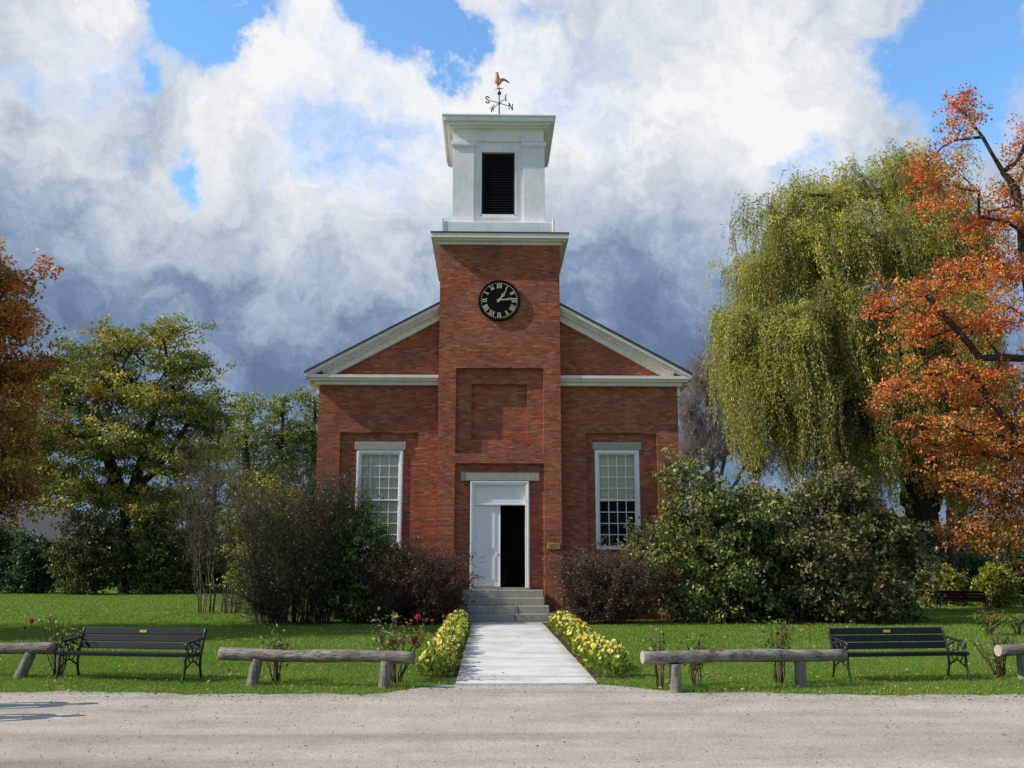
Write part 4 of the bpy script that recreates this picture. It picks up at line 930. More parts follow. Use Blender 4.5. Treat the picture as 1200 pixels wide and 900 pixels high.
twig_shrub('dark bushy shrub of many upright bare stems left of the slender green one', (-5.75, 28.6), 2.1, 1.3, 4.7, 150, 22, 73, 'darktwig', 12000, .07, [(3, (.115, .125, .035)), (3, (.20, .21, .06)), (2, (.09, .07, .035))], .016, arch=.45, basew=.55, low=1, skirt=.3)
twig_shrub('loose bare grey shrub standing on the open lawn farthest left of the church', (-9.55, 34.6), 2.0, 1.4, 5.7, 26, 16, 74, 'twig', 1800, .09, [(2, (.12, .1, .05)), (1, (.1, .12, .03))], .026, arch=.3, basew=.45, sub=7)
# low dark filling under the shrubs close to the wall
# shrubs across the left lawn
LS = [(3, (.03, .042, .014)), (3, (.05, .062, .022)), (2, (.085, .095, .035)), (1, (.13, .13, .05))]
for px, top, w, Yb, lab, pal, sd in ((100, 605, 44, 55, 'grey-green rounded shrub in the middle of the row across the left lawn', LS, 81), (180, 603, 34, 56, 'yellow-green shrub at the right end of the row across the left lawn', [(3, (.05, .075, .014)), (2, (.10, .125, .022)), (1, (.15, .16, .03)), (2, (.03, .04, .012))], 82),
                                       (36, 632, 26, 57, 'dark green low shrub left of the grey-green one across the lawn', [(3, (.022, .05, .022)), (2, (.035, .07, .03)), (1, (.07, .1, .04))], 83), (-14, 618, 40, 58, 'dark shrub at the far left end of the row across the lawn', LS, 84), (232, 620, 34, 57, 'dark shrub behind the loose bare shrub across the lawn', LS, 85), (290, 622, 30, 60, 'dark shrub beyond the lawn behind the yellow-green shrub', LS, 86)):
    c = at(px, 695, Yb); hgt = at(px, top, Yb)[2]
    leafy_shrub(lab, c, w * Yb / F, w * Yb / F * .8, hgt, 240, 60, .3, .17, pal, sd, group='shrubs across the left lawn', lm='leaf', shell=.5)
# right undergrowth behind the far bench
for px, top, w, Yb, lab, pal, sd in ((1105, 668, 26, 40, 'low yellow-green bush directly behind the far bench', [(3, (.12, .13, .02)), (2, (.2, .19, .03)), (1, (.26, .2, .04)), (1, (.06, .08, .02))], 91), (1150, 655, 36, 44, 'blue-green bush between the far bench and the tree trunks', [(3, (.025, .065, .03)), (2, (.04, .1, .045)), (1, (.07, .13, .06))], 92), (1196, 650, 24, 40, 'dark green bush at the right edge beside the far bench', [(3, (.02, .045, .02)), (2, (.035, .07, .035)), (1, (.08, .11, .05))], 93), (1168, 672, 14, 38, 'small bright yellow-green bush right of the far bench', [(3, (.14, .16, .02)), (2, (.22, .21, .03))], 94), (1050, 640, 40, 48, 'dark bush under the willow trunk', HG, 95)):
    c = at(px, 700, Yb); hgt = at(px, top, Yb)[2]
    leafy_shrub(lab, c, w * Yb / F, w * Yb / F * .8, max(hgt, .8), 170, 60, .2, .13, pal, sd, group='bushes around the far bench', lm='leaf')
# far woods
def woods(name, x0, x1, Y, hts, seed, pal):
    rg = np.random.default_rng(seed); n = 1500; x = rg.uniform(x0, x1, n); y = Y + rg.uniform(0, 9, n); top = hts * (.75 + .3 * np.sin(x * .31 + seed) * np.sin(x * .13) + .12 * np.sin(x * 1.1)); z = top * rg.uniform(0, 1, n) ** .7
    T = np.stack([x, y, z], 1); V, c = crown_leaves(T, 36, .75, .42, pal, rg, .6, .7); V[:, 2] = np.maximum(V[:, 2], 0)
    me = np_mesh(name, V, quads(len(V) // 4), c); o = link(name, me, M['leaf']); o['kind'] = 'stuff'; o['label'] = 'distant band of mixed autumn woods'; o['category'] = 'woods'
    return o
o = woods('woods', -70, -6, 92, 8.5, 5, [(3, (.03, .04, .015)), (2, (.06, .07, .025)), (1, (.1, .08, .03)), (1, (.12, .06, .03))]); o['label'] = 'dark distant woods beyond the left lawn'
o = woods('woods', 14, 75, 88, 7.5, 6, [(3, (.03, .04, .015)), (2, (.06, .07, .025)), (2, (.2, .12, .03)), (1, (.3, .1, .03))]); o['label'] = 'distant autumn woods beyond the right trees'

# house behind the left shrubs
hc_ = at(20, 690, 74); hx0, hy0 = hc_[0], 74.
hs = root('background_house', 'low grey-roofed house half hidden behind the shrubs at the far left', 'house', (hx0, hy0, 0))
zr_ = at(20, 598, 74)[2]; ze_ = at(20, 640, 74)[2]
w = MB(); w.box(hx0 - 8, hx0 + 3.1, hy0, hy0 + 7.6, 0, ze_); 
w.add([(hx0 + 3.1, hy0, ze_), (hx0 + 3.1, hy0 + 7.6, ze_), (hx0 + 3.1, hy0 + 3.8, zr_ - .1)], [(0, 1, 2)]); w.build('wall', paint('dark_brown_boards', (.05, .04, .035), .2), hs)
w = MB(); 
for s in (0, 1):
    ya, yb_ = (hy0 - .5, hy0 + 3.8) if s == 0 else (hy0 + 8.1, hy0 + 3.8)
    w.add([(hx0 - 8.4, ya, ze_ - .3), (hx0 + 3.5, ya, ze_ - .3), (hx0 + 3.5, yb_, zr_), (hx0 - 8.4, yb_, zr_), (hx0 - 8.4, ya, ze_ - .12), (hx0 + 3.5, ya, ze_ - .12), (hx0 + 3.5, yb_, zr_ + .18), (hx0 - 8.4, yb_, zr_ + .18)], [(0, 3, 2, 1), (4, 5, 6, 7), (0, 1, 5, 4), (1, 2, 6, 5), (2, 3, 7, 6), (3, 0, 4, 7)])
w.build('roof', paint('grey_shingle', (.05, .052, .056), .15, .8, 5), hs)
for x in (hx0 - 6, hx0 - 3, hx0 + .5):
    w = MB(); w.box(x, x + 1.1, hy0 - .03, hy0 - .002, 1.1, 2.4); w.build('window', M['louver'], hs)

# ------------------------------------------------------------------ flowers
def flower_plant(label, c, seed, group, h=.44, lean=0):
    rg = np.random.default_rng(seed); t = root('flower_plant', label, 'flowers', (c[0], c[1], 0), group)
    n = 420; d = unit(rg.normal(size=(n, 3))); d[:, 2] = abs(d[:, 2]); P = np.array((c[0], c[1], .02)) + d * (rg.uniform(0, 1, (n, 1)) ** .45) * np.array((.27, .32, h))
    col = pick([(3, (.16, .22, .035)), (3, (.24, .31, .05)), (1, (.34, .37, .07)), (1, (.08, .12, .02))], n, rg) * rg.uniform(.75, 1.25, (n, 1))
    D = unit(d + np.array((0, 0, .7)) + rg.normal(0, .45, (n, 3))); Ln = rg.uniform(.06, .13, n); V = kites(P, D, unit(rg.normal(size=(n, 3)) + (0, 0, .6)), Ln, Ln * .4)
    emit('foliage', V, np.repeat(col, 4, 0), M['leaf'], t)
    V, cc = [], []
    nb = int(rg.integers(20, 30))
    for k in range(nb):
        a = rg.uniform(0, 6.28); q = math.sqrt(rg.uniform(0, 1)); p = np.array((c[0] + .27 * q * math.cos(a), c[1] + .32 * q * math.sin(a), h * (1.05 - .45 * q * q) + rg.uniform(-.05, .05))); nrm = unit(np.array((math.cos(a) * q * .7, math.sin(a) * q * .7 - .35, 1.)) + rg.normal(0, .25, 3))
        m = 14; th = np.linspace(0, 6.28, m, endpoint=False) + rg.uniform(0, .4); u = unit(np.cross(nrm, (.3, .2, 1))); v2 = np.cross(nrm, u); dd = unit(u * np.cos(th)[:, None] + v2 * np.sin(th)[:, None] + nrm * np.where(np.arange(m) % 2, .25, .75)[:, None]); rr = rg.uniform(.034, .055)
        V.append(kites(np.repeat(p[None], m, 0), dd, np.repeat(nrm[None], m, 0), np.full(m, rr), np.full(m, rr * .75))); base = pick([(3, (.80, .70, .12)), (3, (.82, .76, .25)), (1, (.8, .55, .06))], 1, rg); cc.append(np.repeat(base, 4 * m, 0) * rg.uniform(.85, 1.1))
    emit('blossoms', np.concatenate(V), np.concatenate(cc), M['petal'], t)
for i in range(22):
    y = 15.25 + i * .55; fl = 'yellow-flowered plant in the row along the left edge of the path'; fr_ = 'yellow-flowered plant in the row along the right edge of the path'
    flower_plant(fl, (-.80 + rng.normal(0, .05), y + rng.normal(0, .07)), 200 + i, 'yellow flowers edging the left side of the path', rng.uniform(.36, .5))
    flower_plant(fr_, (1.98 + rng.normal(0, .05), y + rng.normal(0, .07)), 300 + i, 'yellow flowers edging the right side of the path', rng.uniform(.36, .5))
def rose(label, c, h, r, nst, blooms, seed, leafn=160, red=(.5, .02, .04)):
    leafn = int(leafn * 1.7); rg = np.random.default_rng(seed); t = root('rose_bush', label, 'rose bush', (c[0], c[1], 0), 'roses along the road'); A, B, ra, rb, tips = [], [], [], [], []
    for s in range(nst):
        a = rg.uniform(0, 6.28); q = rg.uniform(.2, 1); p = np.array((c[0] + .05 * math.cos(a), c[1] + .05 * math.sin(a), 0.)); e = np.array((c[0] + r * q * math.cos(a), c[1] + r * q * math.sin(a), h * rg.uniform(.65, 1))); pr = p
        for i in range(1, 6):
            u = i / 5; q_ = p + (e - p) * np.array((u ** 1.2, u ** 1.2, u)) + rg.normal(0, .012, 3); A.append(pr); B.append(q_); ra.append(.009 * (1.1 - u * .6)); rb.append(.009 * (1.1 - u * .7)); pr = q_
            if i >= 3: tips.append(q_)
            if i in (2, 3, 4) and rg.uniform() < .7:
                e2 = q_ + np.array((*rg.normal(0, .09, 2), rg.uniform(.03, .15))); A.append(q_); B.append(e2); ra.append(.004); rb.append(.003); tips.append(e2)
    wood('stems', A, B, np.array(ra), np.array(rb), 4, M['redtwig'], t)
    T = np.array(tips); T = T[T[:, 2] > h * .45]
    i = rg.integers(0, len(T), leafn); P = T[i] + rg.normal(0, .045, (leafn, 3)); col = pick([(3, (.10, .155, .03)), (2, (.18, .24, .05)), (1, (.3, .32, .08)), (1, (.16, .06, .035))], leafn, rg); V, cc = leaves(P, .062, col, .6, .3, rg); emit('foliage', V, cc, M['leaf'], t)
    for (bx, bz, col_, sz) in blooms:
        p = np.array((bx, c[1] - .05, bz)); m = 26; d = unit(rg.normal(size=(m, 3)) + (0, -.3, .6)); pos = p + d * sz * .35; sz = sz * .8; V = kites(pos - d * sz * .3, unit(d + rg.normal(0, .5, (m, 3))), d, np.full(m, sz), np.full(m, sz * .9)); emit('bloom', V, np.repeat(np.array(col_)[None] * rg.uniform(.7, 1.3, (m, 1)), 4, 0), M['petal'], t)
        A = [p - np.array((0, 0, .25))]; wood('stem', A, [p], np.array([.005]), np.array([.004]), 4, M['redtwig'], t)
RED, PNK, DUS = (.5, .015, .04), (.6, .06, .1), (.4, .08, .06)
def zpx(py, Y): return at(600, py, Y)[2]
def xpx(px, Y): return at(px, 700, Y)[0]
rose('leggy rose bush with two red blooms behind the right end of the left log rail', (-1.35, 14.55), .98, .42, 14, [(xpx(490, 14.5), zpx(723, 14.5), PNK, .06), (xpx(487, 14.5), zpx(750, 14.5), RED, .075), (xpx(507, 14.5), zpx(727, 14.5), DUS, .035), (xpx(520, 14.5), zpx(722, 14.5), DUS, .03)], 401, 260)
rose('small rose bush of thin brown stems behind the left post of the left log rail', (-3.15, 14.7), .72, .3, 14, [], 402, 110)
rose('rose bush with a dusty red bloom beside the left bench', (-6.75, 15.55), .95, .32, 12, [(xpx(40, 15.5), zpx(727, 15.5), DUS, .06), (xpx(32, 15.5), zpx(735, 15.5), (.2, .08, .05), .05)], 403, 170)
rose('sparse rose bush behind the left post of the right log rail', (2.45, 13.85), .85, .14, 7, [], 404, 60)
rose('rose bush with a faded red bloom behind the right post of the right log rail', (4.3, 14.3), .98, .25, 12, [(xpx(908, 14.3), zpx(742, 14.3), DUS, .04), (xpx(945, 14.3), zpx(733, 14.3), (.45, .12, .06), .04)], 405, 120)
rose('bare-stemmed rose bush behind the log rail at the right edge', (8.0, 15.05), .7, .4, 22, [], 406, 40)
rose('leafy rose bush with a red bloom far back on the lawn below the far bench', (12.35, 23.6), .55, .5, 22, [(xpx(1158, 23.6), zpx(727, 23.6), PNK, .12)], 407, 320)
rose('low rose bush at the right edge of the lawn beside the leafy red one', (13.2, 23.8), .5, .4, 16, [], 408, 200)
rose('low green rose bush behind the middle of the right log rail', (3.05, 14.15), .66, .22, 8, [], 409, 90)

# ------------------------------------------------------------------ grass, leaves, pebbles
def grass(name, x0, x1, y0, y1, n, hmin, hmax, wd, seed):
    rg = np.random.default_rng(seed); x = rg.uniform(x0, x1, n); y = rg.uniform(y0, y1, n)
    xe = np.linspace(x0, x1, 4000); ey = np.array([edgeY(v) for v in xe]); e = np.interp(x, xe, ey)
    edge_j = rg.normal(0, .05, n)
    ok = (y > e + edge_j) & ~((x > -.46 - .02) & (x < 1.64) & (y < 28.5)) & ~((x > -1. + .1 * np.sin(y * 3)) & (x < 2.15 + .1 * np.sin(y * 4)) & (y > 14.95) & (y < 27.1))
    ok &= ~((x > -1.2) & (x < 2.1) & (y > 28.2)) & ~((y > 29.9) & (x > WX0) & (x < WX1))
    x, y = x[ok], y[ok]; n = len(x)
    cl = .5 + .5 * np.sin(x * 2.3 + np.sin(y * 1.7)) * np.sin(y * 2.9 + np.sin(x * 1.3)); fine = rg.uniform(0, 1, n)
    h = rg.uniform(hmin, hmax, n) * (.7 + .5 * cl); near = np.exp(-np.maximum(y - np.interp(x, xe, ey), 0) / .25)
    h *= (1 + .5 * near * rg.uniform(0, 1, n))
    a = rg.uniform(0, 6.28, n); ln = rg.normal(0, .45, (n, 2)) * h[:, None]
    P = np.stack([x, y, np.zeros(n)], 1); s = np.stack([np.cos(a), np.sin(a), np.zeros(n)], 1) * (wd * rg.uniform(.6, 1.3, n))[:, None]
    tip = P + np.stack([ln[:, 0], ln[:, 1], h], 1)
    V = np.stack([P - s, P + s, tip], 1).reshape(-1, 3)
    c1, c2, c3 = np.array((.10, .205, .02)), np.array((.22, .335, .042)), np.array((.40, .34, .13))
    col = c1 + (c2 - c1) * np.clip(fine * .7 + .3 * cl, 0, 1)[:, None]; patch = np.clip(np.sin(x * .9 + 1.3 * np.sin(y * .7)) * np.sin(y * 1.3 + np.sin(x * .5 + 2)) - .35, 0, 1); dry = (rg.uniform(0, 1, n) < .05 + .3 * near + .35 * patch)[:, None]; col = np.where(dry, c3 * rg.uniform(.6, 1.2, (n, 1)), col)
    me = np_mesh(name, V, np.arange(3 * n).reshape(n, 3), np.repeat(col, 3, 0)); o = link(name, me, M['grass']); o['kind'] = 'stuff'; o['label'] = 'short mown green grass'; o['category'] = 'grass'; return o
g1 = grass('grass', -10.5, 10.5, 12.6, 19.5, 330000, .02, .055, .0042, 1); g1['label'] = 'mown green grass along the road edge'
g2 = grass('grass', -17, 17, 19.5, 30.5, 230000, .025, .06, .008, 2); g2['label'] = 'mown green grass in front of the shrubs'
g3 = grass('grass', -30, -6, 30.5, 56, 150000, .03, .06, .016, 3); g3['label'] = 'mown green grass of the open left lawn'
g4 = grass('grass', 6.4, 26, 30.5, 46, 60000, .03, .07, .016, 4); g4['label'] = 'mown green grass around the far bench'
def scatter_leaves():
    rg = np.random.default_rng(9); n = 5200; x = rg.uniform(-11, 11, n); y = 12.6 + 16 * rg.uniform(0, 1, n) ** 1.6
    e = np.array([edgeY(v) for v in x]); k = (y > e - .25 - rg.exponential(.15, n)) & ~((x > -.4) & (x < 1.6) & (rg.uniform(size=n) < .93)); x, y = x[k], y[k]; n = len(x)
    P = np.stack([x, y, rg.uniform(.02, .055, n)], 1); P[:, 2] = np.where(y < np.array([edgeY(v) for v in x]), .012, P[:, 2])
    P[:, 2] = np.where((x > PX0) & (x < PX1) & (y > PY0), .05, P[:, 2])
    col = pick([(3, (.42, .33, .1)), (2, (.5, .42, .2)), (2, (.3, .14, .05)), (1, (.35, .1, .03)), (2, (.2, .15, .07))], n, rg); D = unit(np.concatenate([rg.normal(size=(n, 2)), rg.normal(0, .2, (n, 1))], 1)); Ln = rg.uniform(.03, .075, n)
    V = kites(P, D, unit(rg.normal(0, .3, (n, 3)) + (0, 0, 1)), Ln, Ln * .7); me = np_mesh('fallen_leaves', V, quads(n), np.repeat(col, 4, 0)); o = link('fallen_leaves', me, M['leaf']); o['kind'] = 'stuff'; o['label'] = 'small yellow and brown fallen leaves on the grass'; o['category'] = 'leaves'
scatter_leaves()
def pebbles():
    rg = np.random.default_rng(10); n = 15000; x = rg.uniform(-9, 9, n); e = np.array([edgeY(v) for v in x]); y = np.where(rg.uniform(size=n) < .55, e + .06 - rg.exponential(.5, n), rg.uniform(7.5, 13.4, n)); k = (y < e + .08) & (y > 7); x, y = x[k], y[k]; n = len(x)
    s = rg.lognormal(math.log(.006), .45, n); oc = np.array([(1, 0, 0), (0, 1, 0), (-1, 0, 0), (0, -1, 0), (0, 0, 1)], float); V = oc[None] * rg.uniform(.6, 1.2, (n, 5, 1)) * s[:, None, None] * np.array((1.2, 1, .7)); a = rg.uniform(0, 6.28, n); ca, sa = np.cos(a)[:, None], np.sin(a)[:, None]
    X = V[:, :, 0] * ca - V[:, :, 1] * sa + x[:, None]; Y = V[:, :, 0] * sa + V[:, :, 1] * ca + y[:, None]; V = np.stack([X, Y, V[:, :, 2] + .005], 2).reshape(-1, 3)
    f = np.array([(0, 1, 4), (1, 2, 4), (2, 3, 4), (3, 0, 4)]); Q = (np.arange(n)[:, None, None] * 5 + f[None]).reshape(-1, 3); col = np.repeat(pick([(3, (.34, .32, .29)), (2, (.24, .225, .21)), (2, (.42, .4, .37)), (1, (.13, .12, .11))], n, rg), 5, 0)
    me = np_mesh('gravel', V, Q, col); o = link('gravel', me, M['petal']); o['kind'] = 'stuff'; o['label'] = 'loose pale gravel on the road'; o['category'] = 'gravel'
pebbles()

# ------------------------------------------------------------------ two walkers outside the left edge (their shadows lie on the road)
def cloth_mat(name, jacket, trousers, skin):
    m, nt, out = mat(name); co = objco(nt); sp = N(nt, 'SeparateXYZ'); L(nt, co, sp.inputs[0]); z = math_(nt, 'ADD', math_(nt, 'MULTIPLY', sp.outputs[2], .5), math_(nt, 'MULTIPLY', noise(nt, co, 9, 2), .01))
    c = ramp(nt, z, [(0, (.03, .025, .02)), (.05, trousers), (.465, jacket), (.725, skin)], 'CONSTANT'); principled(nt, out, c, .85, bump(nt, noise(nt, co, 40, 4), .3, .01), .15); return m
def person(label, x, y, h, heading, jacket, trousers, hairc, seed):
    k = h / 1.72; rg = np.random.default_rng(seed); t = root('person', label, 'person', (0, 0, 0))
    # joints: local x = walking direction, y = left
    J = [(0, 0, .95), (0, 0, 1.08), (.01, 0, 1.25), (.01, 0, 1.40), (.015, 0, 1.49), (.03, 0, 1.56), (.045, 0, 1.63), (.03, 0, 1.70)]
    r = [(.15, .11), (.145, .105), (.165, .115), (.14, .10), (.056, .056), (.07, .075), (.078, .095), (.062, .075)]; E = [(i, i + 1) for i in range(7)]
    for s in (1, -1):
        n = len(J); J += [(0, s * .1, .90), (.14 * s, s * .105, .50), (.13 * s - .12 * (s < 0), s * .105, .09), (.13 * s + .08 - .14 * (s < 0), s * .12, .04)]; r += [(.092, .095), (.062, .065), (.042, .044), (.036, .045)]; E += [(0, n), (n, n + 1), (n + 1, n + 2), (n + 2, n + 3)]
        n = len(J); J += [(0, s * .19, 1.39), (-.07 * s, s * .235, 1.12), (-.07 * s + .1, s * .245, .88), (-.07 * s + .12, s * .24, .80)]; r += [(.062, .062), (.046, .046), (.034, .034), (.034, .022)]; E += [(3, n), (n, n + 1), (n + 1, n + 2), (n + 2, n + 3)]
        hx = -.07 * s + .125
        for f, (dx, dy2, ln) in enumerate(((-.03, 0, .075), (-.01, 0, .088), (.01, 0, .084), (.028, 0, .068))):
            m_ = len(J); J += [(hx + dx, s * .24, .765), (hx + dx + .008, s * (.24 - .018), .765 - ln)]; r += [(.011, .011), (.008, .008)]; E += [(n + 3, m_), (m_, m_ + 1)]
        m_ = len(J); J += [(hx + .045, s * .225, .775), (hx + .055, s * .215, .735)]; r += [(.012, .012), (.009, .009)]; E += [(n + 3, m_), (m_, m_ + 1)]
    me = bpy.data.meshes.new('body'); me.from_pydata([(a * k, b_ * k, c * k) for a, b_, c in J], E, []); me.update()
    o = link('body', me, cloth_mat('clothes_%d' % seed, jacket, trousers, (.5, .3, .22)), t)
    md = o.modifiers.new('skin', 'SKIN'); md.use_smooth_shade = True
    for i, q in enumerate(r): me.skin_vertices[0].data[i].radius = (q[0] * k, q[1] * k)
    me.skin_vertices[0].data[0].use_root = True
    sd = o.modifiers.new('subd', 'SUBSURF'); sd.levels = 2; sd.render_levels = 2
    hb = MB(); pr = []
    for i in range(7):
        el_ = R(-35 + i * 20.8); 
        for j in range(14):
            a = 2 * math.pi * j / 14; back = 1 if math.cos(a) < .35 else (.25 if i < 3 else 1); ee = max(el_, R(20)) if back < 1 else el_
            pr.append(((.03 + .112 * math.cos(a) * math.cos(ee) - .012) * k, .092 * math.sin(a) * math.cos(ee) * k, (1.66 + .11 * math.sin(ee)) * k))
    hb.add(pr, [(i * 14 + j, i * 14 + (j + 1) % 14, (i + 1) * 14 + (j + 1) % 14, (i + 1) * 14 + j) for i in range(6) for j in range(14)]); hb.build('hair', flat('hair_%d' % seed, hairc, .6), t, smooth=True, local=True)
    fb = MB(); fb.tube([(.105 * k, 0, 1.665 * k), (.128 * k, 0, 1.635 * k), (.118 * k, 0, 1.622 * k)], [.007 * k, .013 * k, .009 * k], 8); fb.build('nose', flat('skin_%d' % seed, (.5, .3, .22), .6), t, smooth=True, local=True)
    for s in (1, -1):
        eb = MB(); eb.tube([(.098 * k, s * .032 * k, 1.663 * k), (.11 * k, s * .032 * k, 1.663 * k)], [.013 * k, .006 * k], 10); eb.build('eye', flat('eye_%d' % seed, (.05, .04, .035), .3), t, smooth=True, local=True)
        eb = MB(); eb.tube([(.03 * k, s * .083 * k, 1.615 * k), (.025 * k, s * .098 * k, 1.645 * k), (.03 * k, s * .095 * k, 1.675 * k)], [.008 * k, .016 * k, .012 * k], 8); eb.build('ear', bpy.data.materials['skin_%d' % seed], t, smooth=True, local=True)
    mb_ = MB(); mb_.tube([(.112 * k, -.022 * k, 1.59 * k), (.12 * k, 0, 1.588 * k), (.112 * k, .022 * k, 1.59 * k)], [.003, .007 * k, .003], 6); mb_.build('mouth', flat('lip_%d' % seed, (.35, .13, .11), .5), t, smooth=True, local=True)
    t.location = (x, y, 0.004); t.rotation_euler = (0, 0, heading); return t
person('person in a blue jacket walking along the road past the left bench', -7.15, 12.2, 1.74, R(4), (.05, .08, .16), (.06, .055, .05), (.05, .03, .02), 501)
person('person in a red jacket walking along the middle of the road', -6.8, 11.25, 1.66, R(-3), (.3, .05, .05), (.04, .05, .09), (.16, .09, .04), 502)

# ------------------------------------------------------------------ light and sky
AZ, EL = R(10), R(39)          # sunlight travels towards +x, AZ towards the facade
sun = bpy.data.lights.new('sun', 'SUN'); sun.energy = 5.0; sun.angle = R(.53); sun.color = (1., .94, .84)
so = bpy.data.objects.new('sun', sun); C.objects.link(so)
dv = Vector((math.cos(EL) * math.cos(AZ), math.cos(EL) * math.sin(AZ), -math.sin(EL))); so.rotation_euler = dv.to_track_quat('-Z', 'Y').to_euler(); so.location = (-30, 10, 30)
w = bpy.data.worlds.new('World'); bpy.context.scene.world = w; w.use_nodes = True; nt = w.node_tree; nt.nodes.clear()
out = nt.nodes.new('ShaderNodeOutputWorld')
sky = N(nt, 'TexSky', sky_type='NISHITA', sun_disc=False); sky.sun_elevation = EL
sky.sun_rotation = math.atan2(-dv.x, -dv.y); sky.air_density = 1.; sky.dust_density = .3; sky.ozone_density = 2.
co = N(nt, 'TexCoord').outputs['Generated']
sep = N(nt, 'SeparateXYZ'); L(nt, co, sep.inputs[0])
def blob(px, py, rad_deg, soft=1.):
    d = np.array(ray(px, py)); d /= np.linalg.norm(d)
    vm = N(nt, 'VectorMath', operation='DISTANCE'); L(nt, wco, vm.inputs[0]); vm.inputs[1].default_value = tuple(d)
    mr = N(nt, 'MapRange', interpolation_type='SMOOTHSTEP'); L(nt, vm.outputs['Value'], mr.inputs['Value']); r = math.radians(rad_deg)
    mr.inputs['From Min'].default_value = 0; mr.inputs['From Max'].default_value = r; mr.inputs['To Min'].default_value = 1; mr.inputs['To Max'].default_value = 0
    return mr.outputs[0]
def wsum(terms):
    acc = None
    for v, k in terms:
        t = math_(nt, 'MULTIPLY', v, k); acc = t if acc is None else math_(nt, 'ADD', acc, t)
    return acc
# domain warp so that the edges billow
wn = N(nt, 'TexNoise', Scale=4., Detail=7, Roughness=.62); L(nt, co, wn.inputs['Vector'])
wa = N(nt, 'VectorMath', operation='MULTIPLY_ADD'); sb_ = N(nt, 'VectorMath', operation='SUBTRACT'); L(nt, wn.outputs['Color'], sb_.inputs[0]); sb_.inputs[1].default_value = (.5, .5, .5)
L(nt, sb_.outputs[0], wa.inputs[0]); wa.inputs[1].default_value = (.34, .34, .34); L(nt, co, wa.inputs[2]); wco = wa.outputs[0]
c1 = noise(nt, mapping(nt, wco, (1, 1, 1.5), (3.1, 1.2, .4)), 3.2, 10, .58, .2)
c2 = noise(nt, mapping(nt, wco, (1, 1, 1.6), (7.7, 2.2, 5.4)), 2.4, 9, .56, .15)
c3 = noise(nt, mapping(nt, wco, (1, 1, 1.3), (1.7, 9.2, 2.4)), 8.5, 8, .6, .1)
c4 = noise(nt, mapping(nt, wco, (1, 1, 1.4), (4.1, .7, 8.3)), 17., 8, .62, .1)
holes = wsum([(blob(245, 20, 4.8), .6), (blob(285, 50, 4.2), .55), (blob(360, 15, 4), .4), (blob(500, 25, 4.5), .5), (blob(530, 55, 3), .38), (blob(170, 75, 1.8), .42), (blob(226, 175, 2.2), .45), (blob(1165, 15, 6.5), .62), (blob(1195, 85, 5), .5), (blob(1080, 110, 3), .2), (blob(1050, 60, 3.5), .35), (blob(890, 75, 3), .36), (blob(1010, 170, 4.5), .28), (blob(930, 195, 4), .22), (blob(650, 10, 3.), .25)])
holes = math_(nt, 'MULTIPLY', holes, math_(nt, 'ADD', .35, math_(nt, 'MULTIPLY', c3, 1.3)))
cover = math_(nt, 'SUBTRACT', math_(nt, 'ADD', .745, math_(nt, 'MULTIPLY', math_(nt, 'SUBTRACT', c1, .5), 1.3)), holes)
behind = N(nt, 'MapRange', interpolation_type='SMOOTHSTEP'); L(nt, sep.outputs[1], behind.inputs[0]); behind.inputs[1].default_value = .1; behind.inputs[2].default_value = -.5; behind.inputs[3].default_value = 0.; behind.inputs[4].default_value = .08  # sky out of view behind the camera, thinned and dimmed to lower ambient light
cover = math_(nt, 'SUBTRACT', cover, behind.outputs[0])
over = N(nt, 'MapRange', interpolation_type='SMOOTHSTEP'); L(nt, sep.outputs[2], over.inputs[0]); over.inputs[1].default_value = .66; over.inputs[2].default_value = .9; over.inputs[3].default_value = 0.; over.inputs[4].default_value = .3  # unseen sky overhead, opened up and darkened to deepen the shadows
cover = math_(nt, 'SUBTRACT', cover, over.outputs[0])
mk = N(nt, 'MapRange', interpolation_type='SMOOTHSTEP'); L(nt, cover, mk.inputs[0]); mk.inputs[1].default_value = .34; mk.inputs[2].default_value = .70
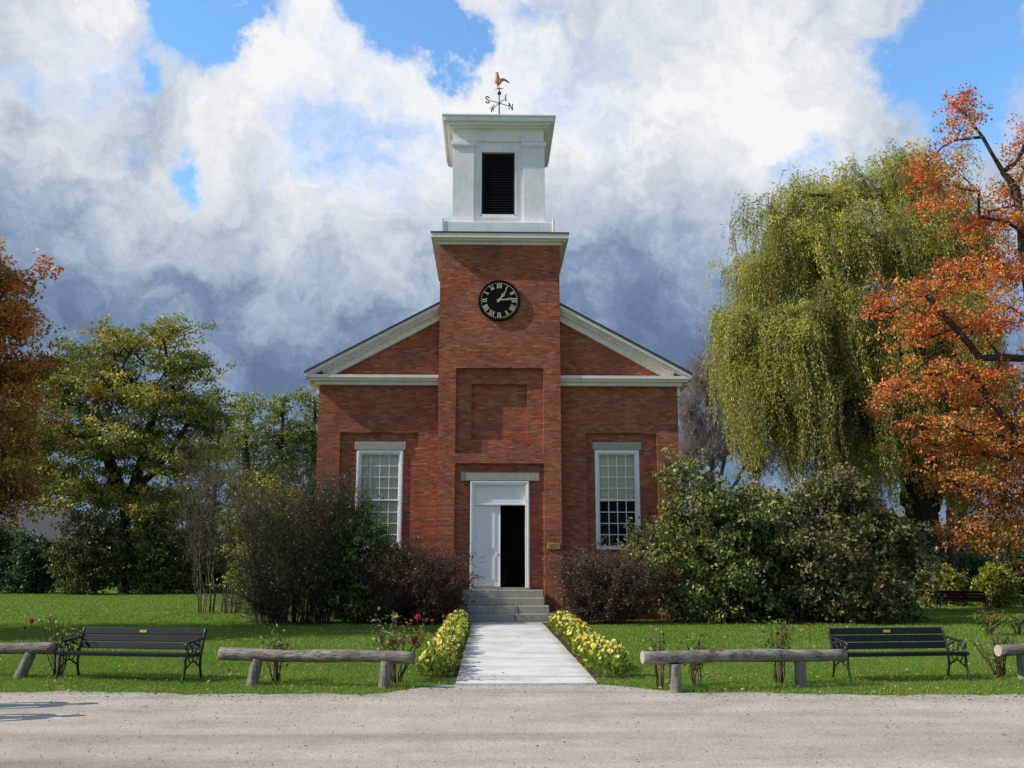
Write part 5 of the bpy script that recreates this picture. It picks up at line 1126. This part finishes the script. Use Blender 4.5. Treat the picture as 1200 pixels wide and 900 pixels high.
# brightness of the cloud: dark shower base near the horizon, sunlit tops above
el = N(nt, 'MapRange', interpolation_type='SMOOTHSTEP'); L(nt, sep.outputs[2], el.inputs[0]); el.inputs[1].default_value = .12; el.inputs[2].default_value = .50; el.inputs[3].default_value = .16; el.inputs[4].default_value = .70
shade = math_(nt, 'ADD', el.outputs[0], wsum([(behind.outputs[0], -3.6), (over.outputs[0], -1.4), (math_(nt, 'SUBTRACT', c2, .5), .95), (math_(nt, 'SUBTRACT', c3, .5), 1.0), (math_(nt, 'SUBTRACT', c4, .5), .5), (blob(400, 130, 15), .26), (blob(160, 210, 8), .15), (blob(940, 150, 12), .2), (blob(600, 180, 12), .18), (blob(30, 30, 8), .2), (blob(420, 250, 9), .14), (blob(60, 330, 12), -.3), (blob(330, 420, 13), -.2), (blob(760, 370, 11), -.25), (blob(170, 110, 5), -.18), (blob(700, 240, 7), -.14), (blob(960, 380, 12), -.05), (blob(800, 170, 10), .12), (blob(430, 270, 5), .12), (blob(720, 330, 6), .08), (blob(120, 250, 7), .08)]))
cc = ramp(nt, shade, [(0., (.14, .205, .34)), (.2, (.22, .31, .465)), (.42, (.42, .51, .645)), (.62, (.63, .70, .79)), (.86, (.87, .89, .925)), (1.0, (1.0, 1.0, 1.0))])
bs = N(nt, 'Background'); L(nt, mixc(nt, 1., sky.outputs[0], (1.35, 1.8, 2.0), 'MULTIPLY'), bs.inputs[0]); bs.inputs[1].default_value = .14
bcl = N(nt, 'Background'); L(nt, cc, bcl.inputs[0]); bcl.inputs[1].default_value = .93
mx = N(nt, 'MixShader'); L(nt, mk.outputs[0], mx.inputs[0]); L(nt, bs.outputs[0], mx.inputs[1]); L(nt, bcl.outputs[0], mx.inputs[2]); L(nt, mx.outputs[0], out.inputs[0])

# ------------------------------------------------------------------ camera and render settings
cam = bpy.data.cameras.new('camera'); cam.sensor_width = 36; cam.lens = F / 1200 * 36; cam.clip_end = 4000; cam.clip_start = .1
cobj = bpy.data.objects.new('camera', cam); C.objects.link(cobj); cobj.location = (0, 0, CAMH); cobj.rotation_euler = (math.pi / 2 + PIT, 0, -YAW)
sc = bpy.context.scene; sc.camera = cobj
sc.view_settings.view_transform = 'Standard'; sc.view_settings.look = 'None'; sc.view_settings.exposure = 0; sc.view_settings.gamma = 1
sc.render.engine = 'CYCLES'; sc.cycles.max_bounces = 6; sc.cycles.transparent_max_bounces = 8; sc.cycles.caustics_reflective = False; sc.cycles.caustics_refractive = False
sc.cycles.use_denoising = True
